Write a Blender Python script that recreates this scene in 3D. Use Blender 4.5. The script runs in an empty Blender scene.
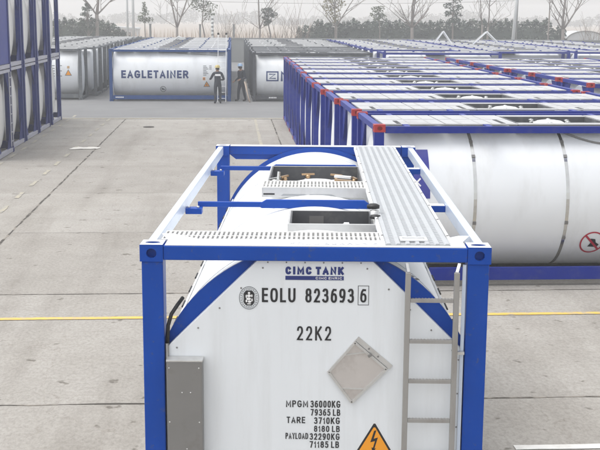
import bpy, bmesh, math, random
from mathutils import Vector, Matrix
S = bpy.context.scene
COL = S.collection
rad = math.radians

# ------------------------------------------------------------------ camera
cam_d = bpy.data.cameras.new('camera'); cam = bpy.data.objects.new('camera', cam_d); COL.objects.link(cam)
F_PX, PITCH, ROLL, YAW = 1110.55, 0.18561, 0.0063, -0.0129
fw = Vector((math.sin(YAW)*math.cos(PITCH), math.cos(YAW)*math.cos(PITCH), -math.sin(PITCH)))
r0 = fw.cross(Vector((0, 0, 1))).normalized(); u0 = r0.cross(fw)
r1 = r0*math.cos(ROLL) + u0*math.sin(ROLL); u1 = -r0*math.sin(ROLL) + u0*math.cos(ROLL)
cam.matrix_world = Matrix(((r1.x, u1.x, -fw.x, -0.0095), (r1.y, u1.y, -fw.y, -7.5238), (r1.z, u1.z, -fw.z, 4.2332), (0, 0, 0, 1)))
cam_d.sensor_width = 36; cam_d.lens = F_PX/600*36
cam_d.clip_start = 0.1; cam_d.clip_end = 3000
S.camera = cam

# ------------------------------------------------------------------ sky, sun, exposure
SUN_EL, SUN_AZ = rad(68), rad(-95)         # azimuth from +Y towards +X: the sun stands high, to the left, behind thin cloud
world = bpy.data.worlds.new('World'); S.world = world; world.use_nodes = True
nt = world.node_tree; nt.nodes.clear()
sky = nt.nodes.new('ShaderNodeTexSky'); sky.sky_type = 'NISHITA'; sky.sun_disc = False
sky.sun_elevation = SUN_EL; sky.sun_rotation = SUN_AZ
sky.air_density = 1.0; sky.dust_density = 1.5; sky.ozone_density = 1.0
hs = nt.nodes.new('ShaderNodeHueSaturation'); hs.inputs['Saturation'].default_value = 0.13
bg = nt.nodes.new('ShaderNodeBackground'); bg.inputs['Strength'].default_value = 0.15
wo = nt.nodes.new('ShaderNodeOutputWorld')
# an overcast sky is brighter overhead than at the horizon
tcw = nt.nodes.new('ShaderNodeTexCoord'); sx_ = nt.nodes.new('ShaderNodeSeparateXYZ'); mr = nt.nodes.new('ShaderNodeMapRange')
mr.inputs['To Min'].default_value = 1.06; mr.inputs['To Max'].default_value = 2.35; mr.clamp = True
vm = nt.nodes.new('ShaderNodeVectorMath'); vm.operation = 'SCALE'
nt.links.new(tcw.outputs['Generated'], sx_.inputs[0]); nt.links.new(sx_.outputs['Z'], mr.inputs['Value']); nt.links.new(mr.outputs[0], vm.inputs['Scale'])
nt.links.new(sky.outputs[0], hs.inputs['Color']); nt.links.new(hs.outputs[0], vm.inputs[0]); nz = nt.nodes.new('ShaderNodeTexNoise'); nz.inputs['Scale'].default_value = 2.2; nz.inputs['Detail'].default_value = 5; mpw = nt.nodes.new('ShaderNodeMapping'); mpw.inputs['Scale'].default_value = (1, 1, 4)
mr2 = nt.nodes.new('ShaderNodeMapRange'); mr2.inputs['To Min'].default_value = 0.88; mr2.inputs['To Max'].default_value = 1.12; vm2 = nt.nodes.new('ShaderNodeVectorMath'); vm2.operation = 'SCALE'
nt.links.new(tcw.outputs['Generated'], mpw.inputs[0]); nt.links.new(mpw.outputs[0], nz.inputs['Vector']); nt.links.new(nz.outputs['Fac'], mr2.inputs['Value'])
nt.links.new(vm.outputs[0], vm2.inputs[0]); nt.links.new(mr2.outputs[0], vm2.inputs['Scale']); nt.links.new(vm2.outputs[0], bg.inputs[0]); nt.links.new(bg.outputs[0], wo.inputs[0])
sun_d = bpy.data.lights.new('sun', 'SUN'); sun = bpy.data.objects.new('sun', sun_d); COL.objects.link(sun)
sun_d.energy = 1.35; sun_d.angle = rad(35); sun_d.color = (1.0, 0.96, 0.9)
sd = Vector((math.sin(SUN_AZ)*math.cos(SUN_EL), math.cos(SUN_AZ)*math.cos(SUN_EL), math.sin(SUN_EL)))
sun.rotation_euler = (-sd).to_track_quat('-Z', 'Y').to_euler()
S.view_settings.view_transform = 'Standard'; S.view_settings.look = 'None'
S.view_settings.exposure = 0.22; S.view_settings.gamma = 1.0; S.view_settings.use_curve_mapping = False
S.cycles.use_denoising = True; S.cycles.max_bounces = 6; S.cycles.volume_bounces = 1
S.cycles.use_adaptive_sampling = True

# ------------------------------------------------------------------ materials
def mat(name, col, rough=0.5, metal=0.0, noise=0.0, nscale=3.0, dirt=None, dirt_amt=0.0, dscale=1.5, stretch=(1, 1, 1), bump=0.0, bscale=60.0, coat=0.0, lo=0.5, hi=0.75, spec=0.5, vary=0.0):
    m = bpy.data.materials.new(name); m.use_nodes = True
    t = m.node_tree; b = t.nodes['Principled BSDF']
    b.inputs['Roughness'].default_value = rough; b.inputs['Metallic'].default_value = metal
    b.inputs['Specular IOR Level'].default_value = spec; b.inputs['Coat Weight'].default_value = coat; b.inputs['Coat Roughness'].default_value = 0.12
    c = (*col, 1); b.inputs['Base Color'].default_value = c
    if noise or dirt_amt or bump:
        tc = t.nodes.new('ShaderNodeTexCoord'); mp = t.nodes.new('ShaderNodeMapping'); mp.inputs['Scale'].default_value = stretch
        t.links.new(tc.outputs['Object'], mp.inputs[0])
    last = None
    if noise:
        n = t.nodes.new('ShaderNodeTexNoise'); n.inputs['Scale'].default_value = nscale; n.inputs['Detail'].default_value = 6
        t.links.new(mp.outputs[0], n.inputs['Vector'])
        mx = t.nodes.new('ShaderNodeMix'); mx.data_type = 'RGBA'
        mx.inputs['A'].default_value = tuple(min(1, v*(1-noise)) for v in col)+(1,); mx.inputs['B'].default_value = tuple(min(1, v*(1+noise)) for v in col)+(1,)
        t.links.new(n.outputs['Fac'], mx.inputs['Factor']); last = mx.outputs['Result']
    if dirt_amt:
        n = t.nodes.new('ShaderNodeTexNoise'); n.inputs['Scale'].default_value = dscale; n.inputs['Detail'].default_value = 8; n.inputs['Roughness'].default_value = 0.65
        t.links.new(mp.outputs[0], n.inputs['Vector'])
        rp = t.nodes.new('ShaderNodeValToRGB'); rp.color_ramp.elements[0].position = lo; rp.color_ramp.elements[1].position = hi
        rp.color_ramp.elements[1].color = (dirt_amt,)*3+(1,)
        t.links.new(n.outputs['Fac'], rp.inputs[0])
        mx = t.nodes.new('ShaderNodeMix'); mx.data_type = 'RGBA'
        t.links.new(rp.outputs[0], mx.inputs['Factor'])
        if last: t.links.new(last, mx.inputs['A'])
        else: mx.inputs['A'].default_value = c
        mx.inputs['B'].default_value = (*dirt, 1); last = mx.outputs['Result']
    if vary:      # each object a little lighter or darker than its neighbours
        oi = t.nodes.new('ShaderNodeObjectInfo'); mr = t.nodes.new('ShaderNodeMapRange'); mr.inputs['To Min'].default_value = 1-vary; mr.inputs['To Max'].default_value = 1+vary*0.5
        vm = t.nodes.new('ShaderNodeVectorMath'); vm.operation = 'SCALE'
        t.links.new(oi.outputs['Random'], mr.inputs['Value']); t.links.new(last, vm.inputs[0]); t.links.new(mr.outputs[0], vm.inputs['Scale']); last = vm.outputs[0]
    if last: t.links.new(last, b.inputs['Base Color'])
    if bump:
        n = t.nodes.new('ShaderNodeTexNoise'); n.inputs['Scale'].default_value = bscale; n.inputs['Detail'].default_value = 5
        t.links.new(tc.outputs['Object'], n.inputs['Vector'])
        bp = t.nodes.new('ShaderNodeBump'); bp.inputs['Strength'].default_value = bump; bp.inputs['Distance'].default_value = 0.01
        t.links.new(n.outputs['Fac'], bp.inputs['Height']); t.links.new(bp.outputs[0], b.inputs['Normal'])
    return m

GRIME = (0.22, 0.2, 0.17)
M = {
 'near_blue': mat('near_blue', (0.0010, 0.054, 0.33), 0.42, noise=0.16, nscale=4, dirt=(0.06, 0.08, 0.15), dirt_amt=0.6, dscale=16, lo=0.60, hi=0.68, bump=0.10, bscale=30, spec=0.25),
 'row_blue': mat('row_blue', (0.010, 0.026, 0.24), 0.4, noise=0.12, nscale=4, dirt=(0.10, 0.11, 0.2), dirt_amt=0.3, dscale=5, spec=0.2),
 'navy': mat('navy', (0.005, 0.018, 0.15), 0.45, noise=0.12, dirt=(0.08, 0.08, 0.12), dirt_amt=0.35, dscale=4, spec=0.2),
 'eagle_blue': mat('eagle_blue', (0.012, 0.06, 0.22), 0.4, noise=0.1, dirt=GRIME, dirt_amt=0.2, dscale=4, spec=0.2),
 'grey_frame': mat('grey_frame', (0.13, 0.14, 0.15), 0.5, noise=0.15, dirt=(0.3, 0.29, 0.27), dirt_amt=0.5, dscale=4),
 'dark_grey': mat('dark_grey', (0.06, 0.065, 0.075), 0.5, noise=0.15, dirt=(0.16, 0.16, 0.16), dirt_amt=0.4, dscale=4),
 'red': mat('red', (0.40, 0.028, 0.03), 0.45, noise=0.15, nscale=9),
 'lavender': mat('lavender', (0.40, 0.40, 0.46), 0.5, noise=0.1, dirt=GRIME, dirt_amt=0.4, dscale=5),
 'white_panel': mat('white_panel', (0.74, 0.765, 0.785), 0.4, spec=0.35, noise=0.03, nscale=2, dirt=(0.46, 0.46, 0.44), dirt_amt=0.3, dscale=3, stretch=(2.6, 1, 0.22), lo=0.48, hi=0.82, bump=0.25, bscale=2.2),
 'white_shell': mat('white_shell', (0.80, 0.82, 0.835), 0.48, spec=0.3, vary=0.05, noise=0.03, nscale=2, dirt=(0.46, 0.45, 0.41), dirt_amt=0.35, dscale=2.2, stretch=(1.2, 0.6, 0.35), lo=0.5, hi=0.82),
 'cream_shell': mat('cream_shell', (0.74, 0.735, 0.70), 0.4, noise=0.06, dirt=(0.4, 0.36, 0.28), dirt_amt=0.4, dscale=2, stretch=(1, 1, 0.4)),
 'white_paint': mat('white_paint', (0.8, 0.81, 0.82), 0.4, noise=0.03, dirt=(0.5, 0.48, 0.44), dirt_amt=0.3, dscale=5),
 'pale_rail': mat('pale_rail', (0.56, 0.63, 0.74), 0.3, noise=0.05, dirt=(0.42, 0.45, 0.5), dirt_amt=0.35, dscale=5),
 'roof_white': mat('roof_white', (0.45, 0.452, 0.455), 0.5, noise=0.1, nscale=30, dirt=(0.26, 0.25, 0.24), dirt_amt=0.6, dscale=2.5, vary=0.16),
 'roof_grey': mat('roof_grey', (0.36, 0.36, 0.36), 0.5, noise=0.12, dirt=(0.16, 0.16, 0.16), dirt_amt=0.6, dscale=1.6),
 'roof_dark': mat('roof_dark', (0.10, 0.105, 0.115), 0.5, noise=0.15, dirt=(0.24, 0.24, 0.24), dirt_amt=0.5, dscale=1.6),
 'alu': mat('alu', (0.62, 0.62, 0.61), 0.38, 0.75, noise=0.07, nscale=14, dirt=(0.4, 0.38, 0.36), dirt_amt=0.4, dscale=9),
 'tread': mat('tread', (0.36, 0.375, 0.39), 0.5, 0.25, noise=0.08, nscale=20, dirt=(0.36, 0.36, 0.36), dirt_amt=0.4, dscale=5, bump=0.25, bscale=120),
 'tread_rib': mat('tread_rib', (0.47, 0.485, 0.50), 0.45, 0.2, noise=0.08, nscale=20, dirt=(0.36, 0.36, 0.36), dirt_amt=0.4, dscale=5),
 'grating': mat('grating', (0.62, 0.615, 0.60), 0.5, 0.1, noise=0.05, dirt=(0.4, 0.36, 0.3), dirt_amt=0.3, dscale=12),
 'ladder_alu': mat('ladder_alu', (0.34, 0.33, 0.315), 0.45, 0.45, noise=0.1, nscale=12, dirt=(0.2, 0.17, 0.14), dirt_amt=0.4, dscale=10, stretch=(1, 1, .3)),
 'box_grey': mat('box_grey', (0.225, 0.22, 0.213), 0.42, 0.35, noise=0.07, nscale=6, dirt=(0.14, 0.12, 0.1), dirt_amt=0.4, dscale=8, lo=.55, hi=.8),
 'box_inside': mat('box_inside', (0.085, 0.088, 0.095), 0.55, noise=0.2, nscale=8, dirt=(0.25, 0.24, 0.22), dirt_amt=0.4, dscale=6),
 'steel': mat('steel', (0.6, 0.6, 0.58), 0.22, 1.0, noise=0.1, nscale=8),
 'brass': mat('brass', (0.45, 0.3, 0.17), 0.35, 0.8, noise=0.15),
 'black': mat('black', (0.012, 0.012, 0.013), 0.5, noise=0.2),
 'letter': mat('letter', (0.014, 0.014, 0.016), 0.5),
 'letter_faint': mat('letter_faint', (0.55, 0.56, 0.58), 0.5),
 'letter_grey': mat('letter_grey', (0.16, 0.17, 0.18), 0.5),
 'navy_letter': mat('navy_letter', (0.012, 0.026, 0.16), 0.45),
 'eagle_letter': mat('eagle_letter', (0.008, 0.035, 0.15), 0.45),
 'decal_blue': mat('decal_blue', (0.03, 0.035, 0.27), 0.4, noise=0.05),
 'sign_yellow': mat('sign_yellow', (0.85, 0.33, 0.015), 0.4, noise=0.04),
 'sign_white': mat('sign_white', (0.8, 0.8, 0.8), 0.4),
 'sign_red': mat('sign_red', (0.42, 0.012, 0.04), 0.4),
 'placard': mat('placard', (0.60, 0.57, 0.55), 0.34, 0.6, noise=0.08, nscale=9, dirt=(0.34, 0.3, 0.27), dirt_amt=0.5, dscale=8),
 'skin': mat('skin', (0.32, 0.19, 0.13), 0.5),
 'overall': mat('overall', (0.022, 0.028, 0.042), 0.8, noise=0.25, nscale=14),
 'helmet_yellow': mat('helmet_yellow', (0.45, 0.36, 0.13), 0.35), 'helmet_pale': mat('helmet_pale', (0.26, 0.38, 0.55), 0.35),
 'paint_yellow': mat('paint_yellow', (0.66, 0.44, 0.09), 0.7, noise=0.12, nscale=4, dirt=(0.34, 0.31, 0.26), dirt_amt=0.85, dscale=6, lo=.46, hi=.66),
 'paint_worn': mat('paint_worn', (0.41, 0.37, 0.27), 0.8, noise=0.12, dirt=(0.29, 0.275, 0.25), dirt_amt=0.95, dscale=5, lo=.38, hi=.58),
 'paint_white': mat('paint_white', (0.68, 0.67, 0.64), 0.7, noise=0.1, dirt=(0.36, 0.34, 0.3), dirt_amt=0.5, dscale=4),
 'joint': mat('joint', (0.055, 0.048, 0.04), 0.9, noise=0.4, nscale=3, dirt=(0.3, 0.27, 0.23), dirt_amt=0.85, dscale=2.2, lo=.5, hi=.62),
 'joint_faint': mat('joint_faint', (0.2, 0.19, 0.17), 0.9, noise=0.3, nscale=3, dirt=(0.29, 0.275, 0.25), dirt_amt=0.95, dscale=1.2, lo=.42, hi=.58),
 'tar': mat('tar', (0.05, 0.045, 0.04), 0.9, noise=0.4, nscale=3),
 'field': mat('field', (0.26, 0.21, 0.16), 0.9, noise=0.3, nscale=0.2),
 'wall': mat('wall', (0.22, 0.225, 0.22), 0.85, noise=0.2, nscale=0.7),
 'bark': mat('bark', (0.19, 0.165, 0.145), 0.9, noise=0.3, nscale=4),
 'twig': mat('twig', (0.20, 0.16, 0.13), 0.9, noise=0.2),
 'leaf': mat('leaf', (0.075, 0.095, 0.04), 0.7, noise=0.5, nscale=1.2),
 'leaf_dark': mat('leaf_dark', (0.045, 0.065, 0.04), 0.7, noise=0.45, nscale=1.2),
 'leaf_dry': mat('leaf_dry', (0.17, 0.15, 0.065), 0.7, noise=0.5, nscale=1.2),
 'hedge': mat('hedge', (0.078, 0.098, 0.074), 0.8, noise=0.5, nscale=0.5),
 'far_wood': mat('far_wood', (0.10, 0.10, 0.085), 0.9, noise=0.3, nscale=0.1),
 'reed': mat('reed', (0.46, 0.37, 0.30), 0.9, noise=0.3, nscale=0.6),
 'pole': mat('pole', (0.52, 0.53, 0.52), 0.5, noise=0.08), 'pole_dark': mat('pole_dark', (0.2, 0.2, 0.19), 0.7, noise=0.1),
 'wire': mat('wire', (0.1, 0.1, 0.1), 0.6), 'hut': mat('hut', (0.5, 0.52, 0.53), 0.6, noise=0.08), 'hut_dark': mat('hut_dark', (0.12, 0.14, 0.16), 0.3),
 'litter': mat('litter', (0.62, 0.6, 0.55), 0.6, noise=0.15, nscale=8),
 'timber': mat('timber', (0.2, 0.15, 0.1), 0.8, noise=0.3),
}

def concrete():
    m = bpy.data.materials.new('yard_concrete'); m.use_nodes = True; t = m.node_tree; b = t.nodes['Principled BSDF']
    N = t.nodes.new; L = t.links.new
    tc = N('ShaderNodeTexCoord')
    def noise(scale, detail=6, rough=0.6, stretch=(1, 1, 1)):
        mp = N('ShaderNodeMapping'); mp.inputs['Scale'].default_value = stretch; L(tc.outputs['Object'], mp.inputs[0])
        n = N('ShaderNodeTexNoise'); n.inputs['Scale'].default_value = scale; n.inputs['Detail'].default_value = detail; n.inputs['Roughness'].default_value = rough
        L(mp.outputs[0], n.inputs['Vector']); return n.outputs['Fac']
    def ramp(src, p0, c0, p1, c1):
        r = N('ShaderNodeValToRGB'); r.color_ramp.elements[0].position = p0; r.color_ramp.elements[1].position = p1
        r.color_ramp.elements[0].color = (*c0, 1); r.color_ramp.elements[1].color = (*c1, 1); L(src, r.inputs[0]); return r.outputs[0]
    def mul(a, c):
        x = N('ShaderNodeMix'); x.data_type = 'RGBA'; x.blend_type = 'MULTIPLY'; x.inputs['Factor'].default_value = 1
        L(a, x.inputs['A']); L(c, x.inputs['B']); return x.outputs['Result']
    big = ramp(noise(0.12, 4), 0.3, (0.298, 0.280, 0.252), 0.70, (0.332, 0.318, 0.296))
    mid = ramp(noise(0.9, 8, 0.7), 0.3, (0.86, 0.85, 0.835), 0.6, (1.04, 1.04, 1.04))
    fine = ramp(noise(22, 6, 0.8, (1, 0.6, 1)), 0.34, (0.76, 0.75, 0.74), 0.58, (1.07, 1.07, 1.07))
    tracks = ramp(noise(0.5, 5, 0.6, (2.2, 0.22, 1)), 0.5, (1, 1, 1), 0.78, (0.70, 0.68, 0.66))
    spots = ramp(noise(3.4, 3, 0.5), 0.665, (1, 1, 1), 0.71, (0.5, 0.48, 0.45))
    # each 5 m slab was poured on its own and differs a little
    br = N('ShaderNodeTexBrick'); br.offset = 0; br.inputs['Scale'].default_value = 1; br.inputs['Mortar Size'].default_value = 0
    br.inputs['Brick Width'].default_value = 6.0; br.inputs['Row Height'].default_value = 5.0
    br.inputs['Color1'].default_value = (1.05, 1.05, 1.05, 1); br.inputs['Color2'].default_value = (0.9, 0.89, 0.88, 1); br.inputs['Mortar'].default_value = (1, 1, 1, 1)
    mp = N('ShaderNodeMapping'); mp.inputs['Location'].default_value = (4.9, 0.67, 0); L(tc.outputs['Object'], mp.inputs[0]); L(mp.outputs[0], br.inputs['Vector'])
    # hairline cracks
    vo = N('ShaderNodeTexVoronoi'); vo.feature = 'DISTANCE_TO_EDGE'; vo.inputs['Scale'].default_value = 0.33
    nz = N('ShaderNodeTexNoise'); nz.inputs['Scale'].default_value = 1.6; nz.inputs['Detail'].default_value = 6; L(tc.outputs['Object'], nz.inputs['Vector'])
    va = N('ShaderNodeVectorMath'); va.operation = 'ADD'; L(tc.outputs['Object'], va.inputs[0]); L(nz.outputs['Color'], va.inputs[1]); L(va.outputs[0], vo.inputs['Vector'])
    crack = ramp(vo.outputs['Distance'], 0.0003, (0.84, 0.82, 0.8), 0.004, (1, 1, 1))
    c = big
    for k in (mid, fine, tracks, spots, br.outputs['Color'], crack): c = mul(c, k)
    L(c, b.inputs['Base Color']); b.inputs['Roughness'].default_value = 0.85
    bp = N('ShaderNodeBump'); bp.inputs['Strength'].default_value = 0.35; bp.inputs['Distance'].default_value = 0.01
    L(noise(40, 5), bp.inputs['Height']); L(bp.outputs[0], b.inputs['Normal'])
    return m
M['concrete'] = concrete()
M['aisle'] = mat('aisle', (0.17, 0.17, 0.172), 0.85, noise=0.18, nscale=0.5, dirt=(0.22, 0.218, 0.214), dirt_amt=0.6, dscale=0.35, bump=0.2, bscale=30)

# ------------------------------------------------------------------ mesh helpers
class MB:
    def __init__(self): self.v = []; self.f = []; self.mi = []; self.sm = []
    def add(self, vs, fs, mi=0, smooth=False):
        o = len(self.v); self.v += [tuple(p) for p in vs]
        for f in fs: self.f.append(tuple(o+i for i in f)); self.mi.append(mi); self.sm.append(smooth)
        return self
    def box(self, x0, x1, y0, y1, z0, z1, mi=0):
        vs = [(x0, y0, z0), (x1, y0, z0), (x1, y1, z0), (x0, y1, z0), (x0, y0, z1), (x1, y0, z1), (x1, y1, z1), (x0, y1, z1)]
        return self.add(vs, [(0, 3, 2, 1), (4, 5, 6, 7), (0, 1, 5, 4), (1, 2, 6, 5), (2, 3, 7, 6), (3, 0, 4, 7)], mi)
    def beam(self, a, b, w, h, mi=0, up=(0, 0, 1)):
        a = Vector(a); b = Vector(b); d = (b-a).normalized(); s = d.cross(Vector(up))
        if s.length < 1e-4: s = d.cross(Vector((1, 0, 0)))
        s.normalize(); t = s.cross(d); s = s*w/2; t = t*h/2
        vs = [a-s-t, a+s-t, a+s+t, a-s+t, b-s-t, b+s-t, b+s+t, b-s+t]
        return self.add(vs, [(0, 1, 2, 3), (7, 6, 5, 4), (1, 0, 4, 5), (2, 1, 5, 6), (3, 2, 6, 7), (0, 3, 7, 4)], mi)
    def tube(self, pts, rs, n=8, mi=0, smooth=True):
        pts = [Vector(p) for p in pts]
        if not hasattr(rs, '__len__'): rs = [rs]*len(pts)
        o = len(self.v)
        prev = None
        for i, p in enumerate(pts):
            d = (pts[min(i+1, len(pts)-1)]-pts[max(i-1, 0)]).normalized()
            s = prev - d*prev.dot(d) if prev is not None else d.cross(Vector((0.3, 0.2, 1)) if abs(d.z) < 0.95 else Vector((1, 0, 0)))
            s.normalize(); prev = s; t = d.cross(s)
            for k in range(n):
                a = 2*math.pi*k/n; self.v.append(tuple(p+s*rs[i]*math.cos(a)+t*rs[i]*math.sin(a)))
        for i in range(len(pts)-1):
            for k in range(n):
                self.f.append((o+i*n+k, o+i*n+(k+1) % n, o+(i+1)*n+(k+1) % n, o+(i+1)*n+k)); self.mi.append(mi); self.sm.append(smooth)
        for base, rev in ((o, True), (o+(len(pts)-1)*n, False)):
            idx = list(range(base, base+n)); self.f.append(tuple(idx[::-1] if rev else idx)); self.mi.append(mi); self.sm.append(False)
        return self
    def lathe(self, c, prof, n=24, mi=0, axis='z', smooth=True):
        # prof: (radius, offset along axis)
        o = len(self.v)
        for r, h in prof:
            for k in range(n):
                a = 2*math.pi*k/n; p, q = r*math.cos(a), r*math.sin(a)
                d = {'z': (p, q, h), 'x': (h, p, q), 'y': (q, h, p)}[axis]
                self.v.append((c[0]+d[0], c[1]+d[1], c[2]+d[2]))
        for i in range(len(prof)-1):
            for k in range(n):
                self.f.append((o+i*n+k, o+i*n+(k+1) % n, o+(i+1)*n+(k+1) % n, o+(i+1)*n+k)); self.mi.append(mi); self.sm.append(smooth)
        for base, rev in ((o, True), (o+(len(prof)-1)*n, False)):
            idx = list(range(base, base+n)); self.f.append(tuple(idx[::-1] if rev else idx)); self.mi.append(mi); self.sm.append(smooth)
        return self
    def prism(self, poly, h0, h1, plane='xz', mi=0):
        # poly in plane, extruded along the missing axis
        n = len(poly)
        mk = {'xz': lambda p, h: (p[0], h, p[1]), 'yz': lambda p, h: (h, p[0], p[1]), 'xy': lambda p, h: (p[0], p[1], h)}[plane]
        vs = [mk(p, h0) for p in poly]+[mk(p, h1) for p in poly]
        fs = [tuple(range(n))[::-1], tuple(range(n, 2*n))]+[(i, (i+1) % n, n+(i+1) % n, n+i) for i in range(n)]
        return self.add(vs, fs, mi)
    def ring(self, cx, cz, r0x, r0z, r1x, r1z, y, t=0.002, n=40, mi=0):
        # flat elliptical ring facing -y
        vs = []
        for rx, rz in ((r0x, r0z), (r1x, r1z)):
            for yy in (y, y+t):
                for k in range(n):
                    a = 2*math.pi*k/n; vs.append((cx+rx*math.cos(a), yy, cz+rz*math.sin(a)))
        fs = []
        for k in range(n):
            k2 = (k+1) % n
            fs += [(k, k2, 2*n+k2, 2*n+k), (n+k2, n+k, 3*n+k, 3*n+k2), (2*n+k, 2*n+k2, 3*n+k2, 3*n+k), (k2, k, n+k, n+k2)]
        return self.add(vs, fs, mi)
    def build(self, name, mats, parent=None, bevel=0.0, fix=True):
        me = bpy.data.meshes.new(name); me.from_pydata(self.v, [], self.f)
        for m in (mats if isinstance(mats, (list, tuple)) else [mats]): me.materials.append(M[m] if isinstance(m, str) else m)
        me.polygons.foreach_set('material_index', self.mi); me.polygons.foreach_set('use_smooth', self.sm)
        if fix:
            b = bmesh.new(); b.from_mesh(me); bmesh.ops.recalc_face_normals(b, faces=b.faces); b.to_mesh(me); b.free()
        me.update()
        o = bpy.data.objects.new(name, me); COL.objects.link(o)
        if parent is not None: o.parent = parent
        if bevel:
            bv = o.modifiers.new('bevel', 'BEVEL'); bv.width = bevel; bv.segments = 2; bv.limit_method = 'ANGLE'; bv.angle_limit = rad(50)
        return o

def empty(name, loc=(0, 0, 0), rz=0.0):
    o = bpy.data.objects.new(name, None); COL.objects.link(o); o.location = loc; o.rotation_euler = (0, 0, rz); o.empty_display_size = 0.2
    return o
def tag(o, label=None, cat=None, group=None, kind=None):
    if label: o['label'] = label
    if cat: o['category'] = cat
    if group: o['group'] = group
    if kind: o['kind'] = kind
    return o
def copy_tree(o, parent=None):
    c = o.copy(); COL.objects.link(c)
    if parent is not None: c.parent = parent
    for ch in list(o.children): copy_tree(ch, c)
    return c
ORD = ['first', 'second', 'third', 'fourth', 'fifth', 'sixth', 'seventh', 'eighth', 'ninth', 'tenth', 'eleventh', 'twelfth', 'thirteenth']


def _arc(cx, cy, rx, ry, a0, a1, n=12, p=0.8):
    out = []
    for k in range(n+1):
        a = rad(a0+(a1-a0)*k/n); c, q = math.cos(a), math.sin(a)
        out.append((cx+rx*math.copysign(abs(c)**p, c), cy+ry*math.copysign(abs(q)**p, q)))
    return out
_O = _arc(.5, .5, .5, .5, 0, 360, 32, 0.72)
GLYPH = {   # width, strokes (centre lines in a unit box); a stroke that ends where it began is closed
 'O': (.66, [_O]), '0': (.56, [_O]), 'C': (.62, [_arc(.5, .5, .5, .5, 38, 322, 26)]),
 'G': (.68, [_arc(.5, .5, .5, .5, 40, 330, 26)+[(1, .46), (.55, .46)]]),
 'E': (.54, [[(1, 0), (0, 0), (0, 1), (1, 1)], [(0, .51), (.9, .51)]]), 'L': (.52, [[(0, 1), (0, 0), (1, 0)]]),
 'U': (.64, [[(0, 1), (0, .36)]+_arc(.5, .36, .5, .36, 180, 360, 14)+[(1, .36), (1, 1)]]),
 '8': (.56, [_arc(.5, .27, .5, .27, 0, 360, 24), _arc(.5, .765, .44, .235, 0, 360, 24)]),
 '2': (.56, [_arc(.5, .71, .47, .29, 172, -28, 14)+[(.06, .03), (.0, .0), (1, 0)]]),
 '3': (.56, [_arc(.47, .765, .44, .235, 152, -90, 14), _arc(.47, .27, .53, .27, 90, -152, 16)]),
 '6': (.56, [_arc(.5, .31, .5, .31, 0, 360, 24), [(0, .33), (.03, .55), (.16, .82), (.42, .98), (.86, .97)]]),
 '9': (.56, [_arc(.5, .69, .5, .31, 0, 360, 24), [(1, .67), (.97, .45), (.84, .18), (.58, .02), (.14, .03)]]),
 'K': (.62, [[(0, 0), (0, 1)], [(.95, 1), (.04, .40)], [(.32, .58), (1, 0)]]),
 'M': (.76, [[(0, 0), (0, 1), (.5, .22), (1, 1), (1, 0)]]), 'N': (.64, [[(0, 0), (0, 1), (1, 0), (1, 1)]]),
 'P': (.58, [[(0, 0), (0, 1), (.5, 1)]+_arc(.5, .74, .5, .26, 90, -90, 10)+[(.5, .48), (0, .48)]]),
 'R': (.62, [[(0, 0), (0, 1), (.5, 1)]+_arc(.5, .74, .48, .26, 90, -90, 10)+[(.5, .48), (0, .48)], [(.5, .48), (1, 0)]]),
 'B': (.6, [[(0, 0), (0, 1), (.45, 1)]+_arc(.45, .77, .46, .23, 90, -90, 10)+[(.0, .54)], [(.45, .54)]+_arc(.47, .27, .53, .27, 90, -90, 10)+[(0, 0)]]),
 'D': (.64, [[(0, 0), (0, 1), (.4, 1)]+_arc(.4, .5, .6, .5, 90, -90, 14)+[(.4, 0), (0, 0)]]),
 'T': (.56, [[(0, 1), (1, 1)], [(.5, 1), (.5, 0)]]), 'A': (.66, [[(0, 0), (.5, 1), (1, 0)], [(.17, .3), (.83, .3)]]),
 'Y': (.6, [[(0, 1), (.5, .45), (1, 1)], [(.5, .45), (.5, 0)]]), 'I': (.02, [[(0.5, 0), (0.5, 1)]]), 'X': (.62, [[(0, 0), (1, 1)], [(0, 1), (1, 0)]]),
 'Z': (.6, [[(0, 1), (1, 1), (0, 0), (1, 0)]]), '1': (.34, [[(0, .74), (.8, 1), (.8, 0)]]), '7': (.54, [[(0, 1), (1, 1), (.36, 0)]]),
 '5': (.56, [[(.9, 1), (.13, 1), (.06, .52)]+_arc(.47, .33, .53, .33, 118, -150, 16)]),
}
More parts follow.
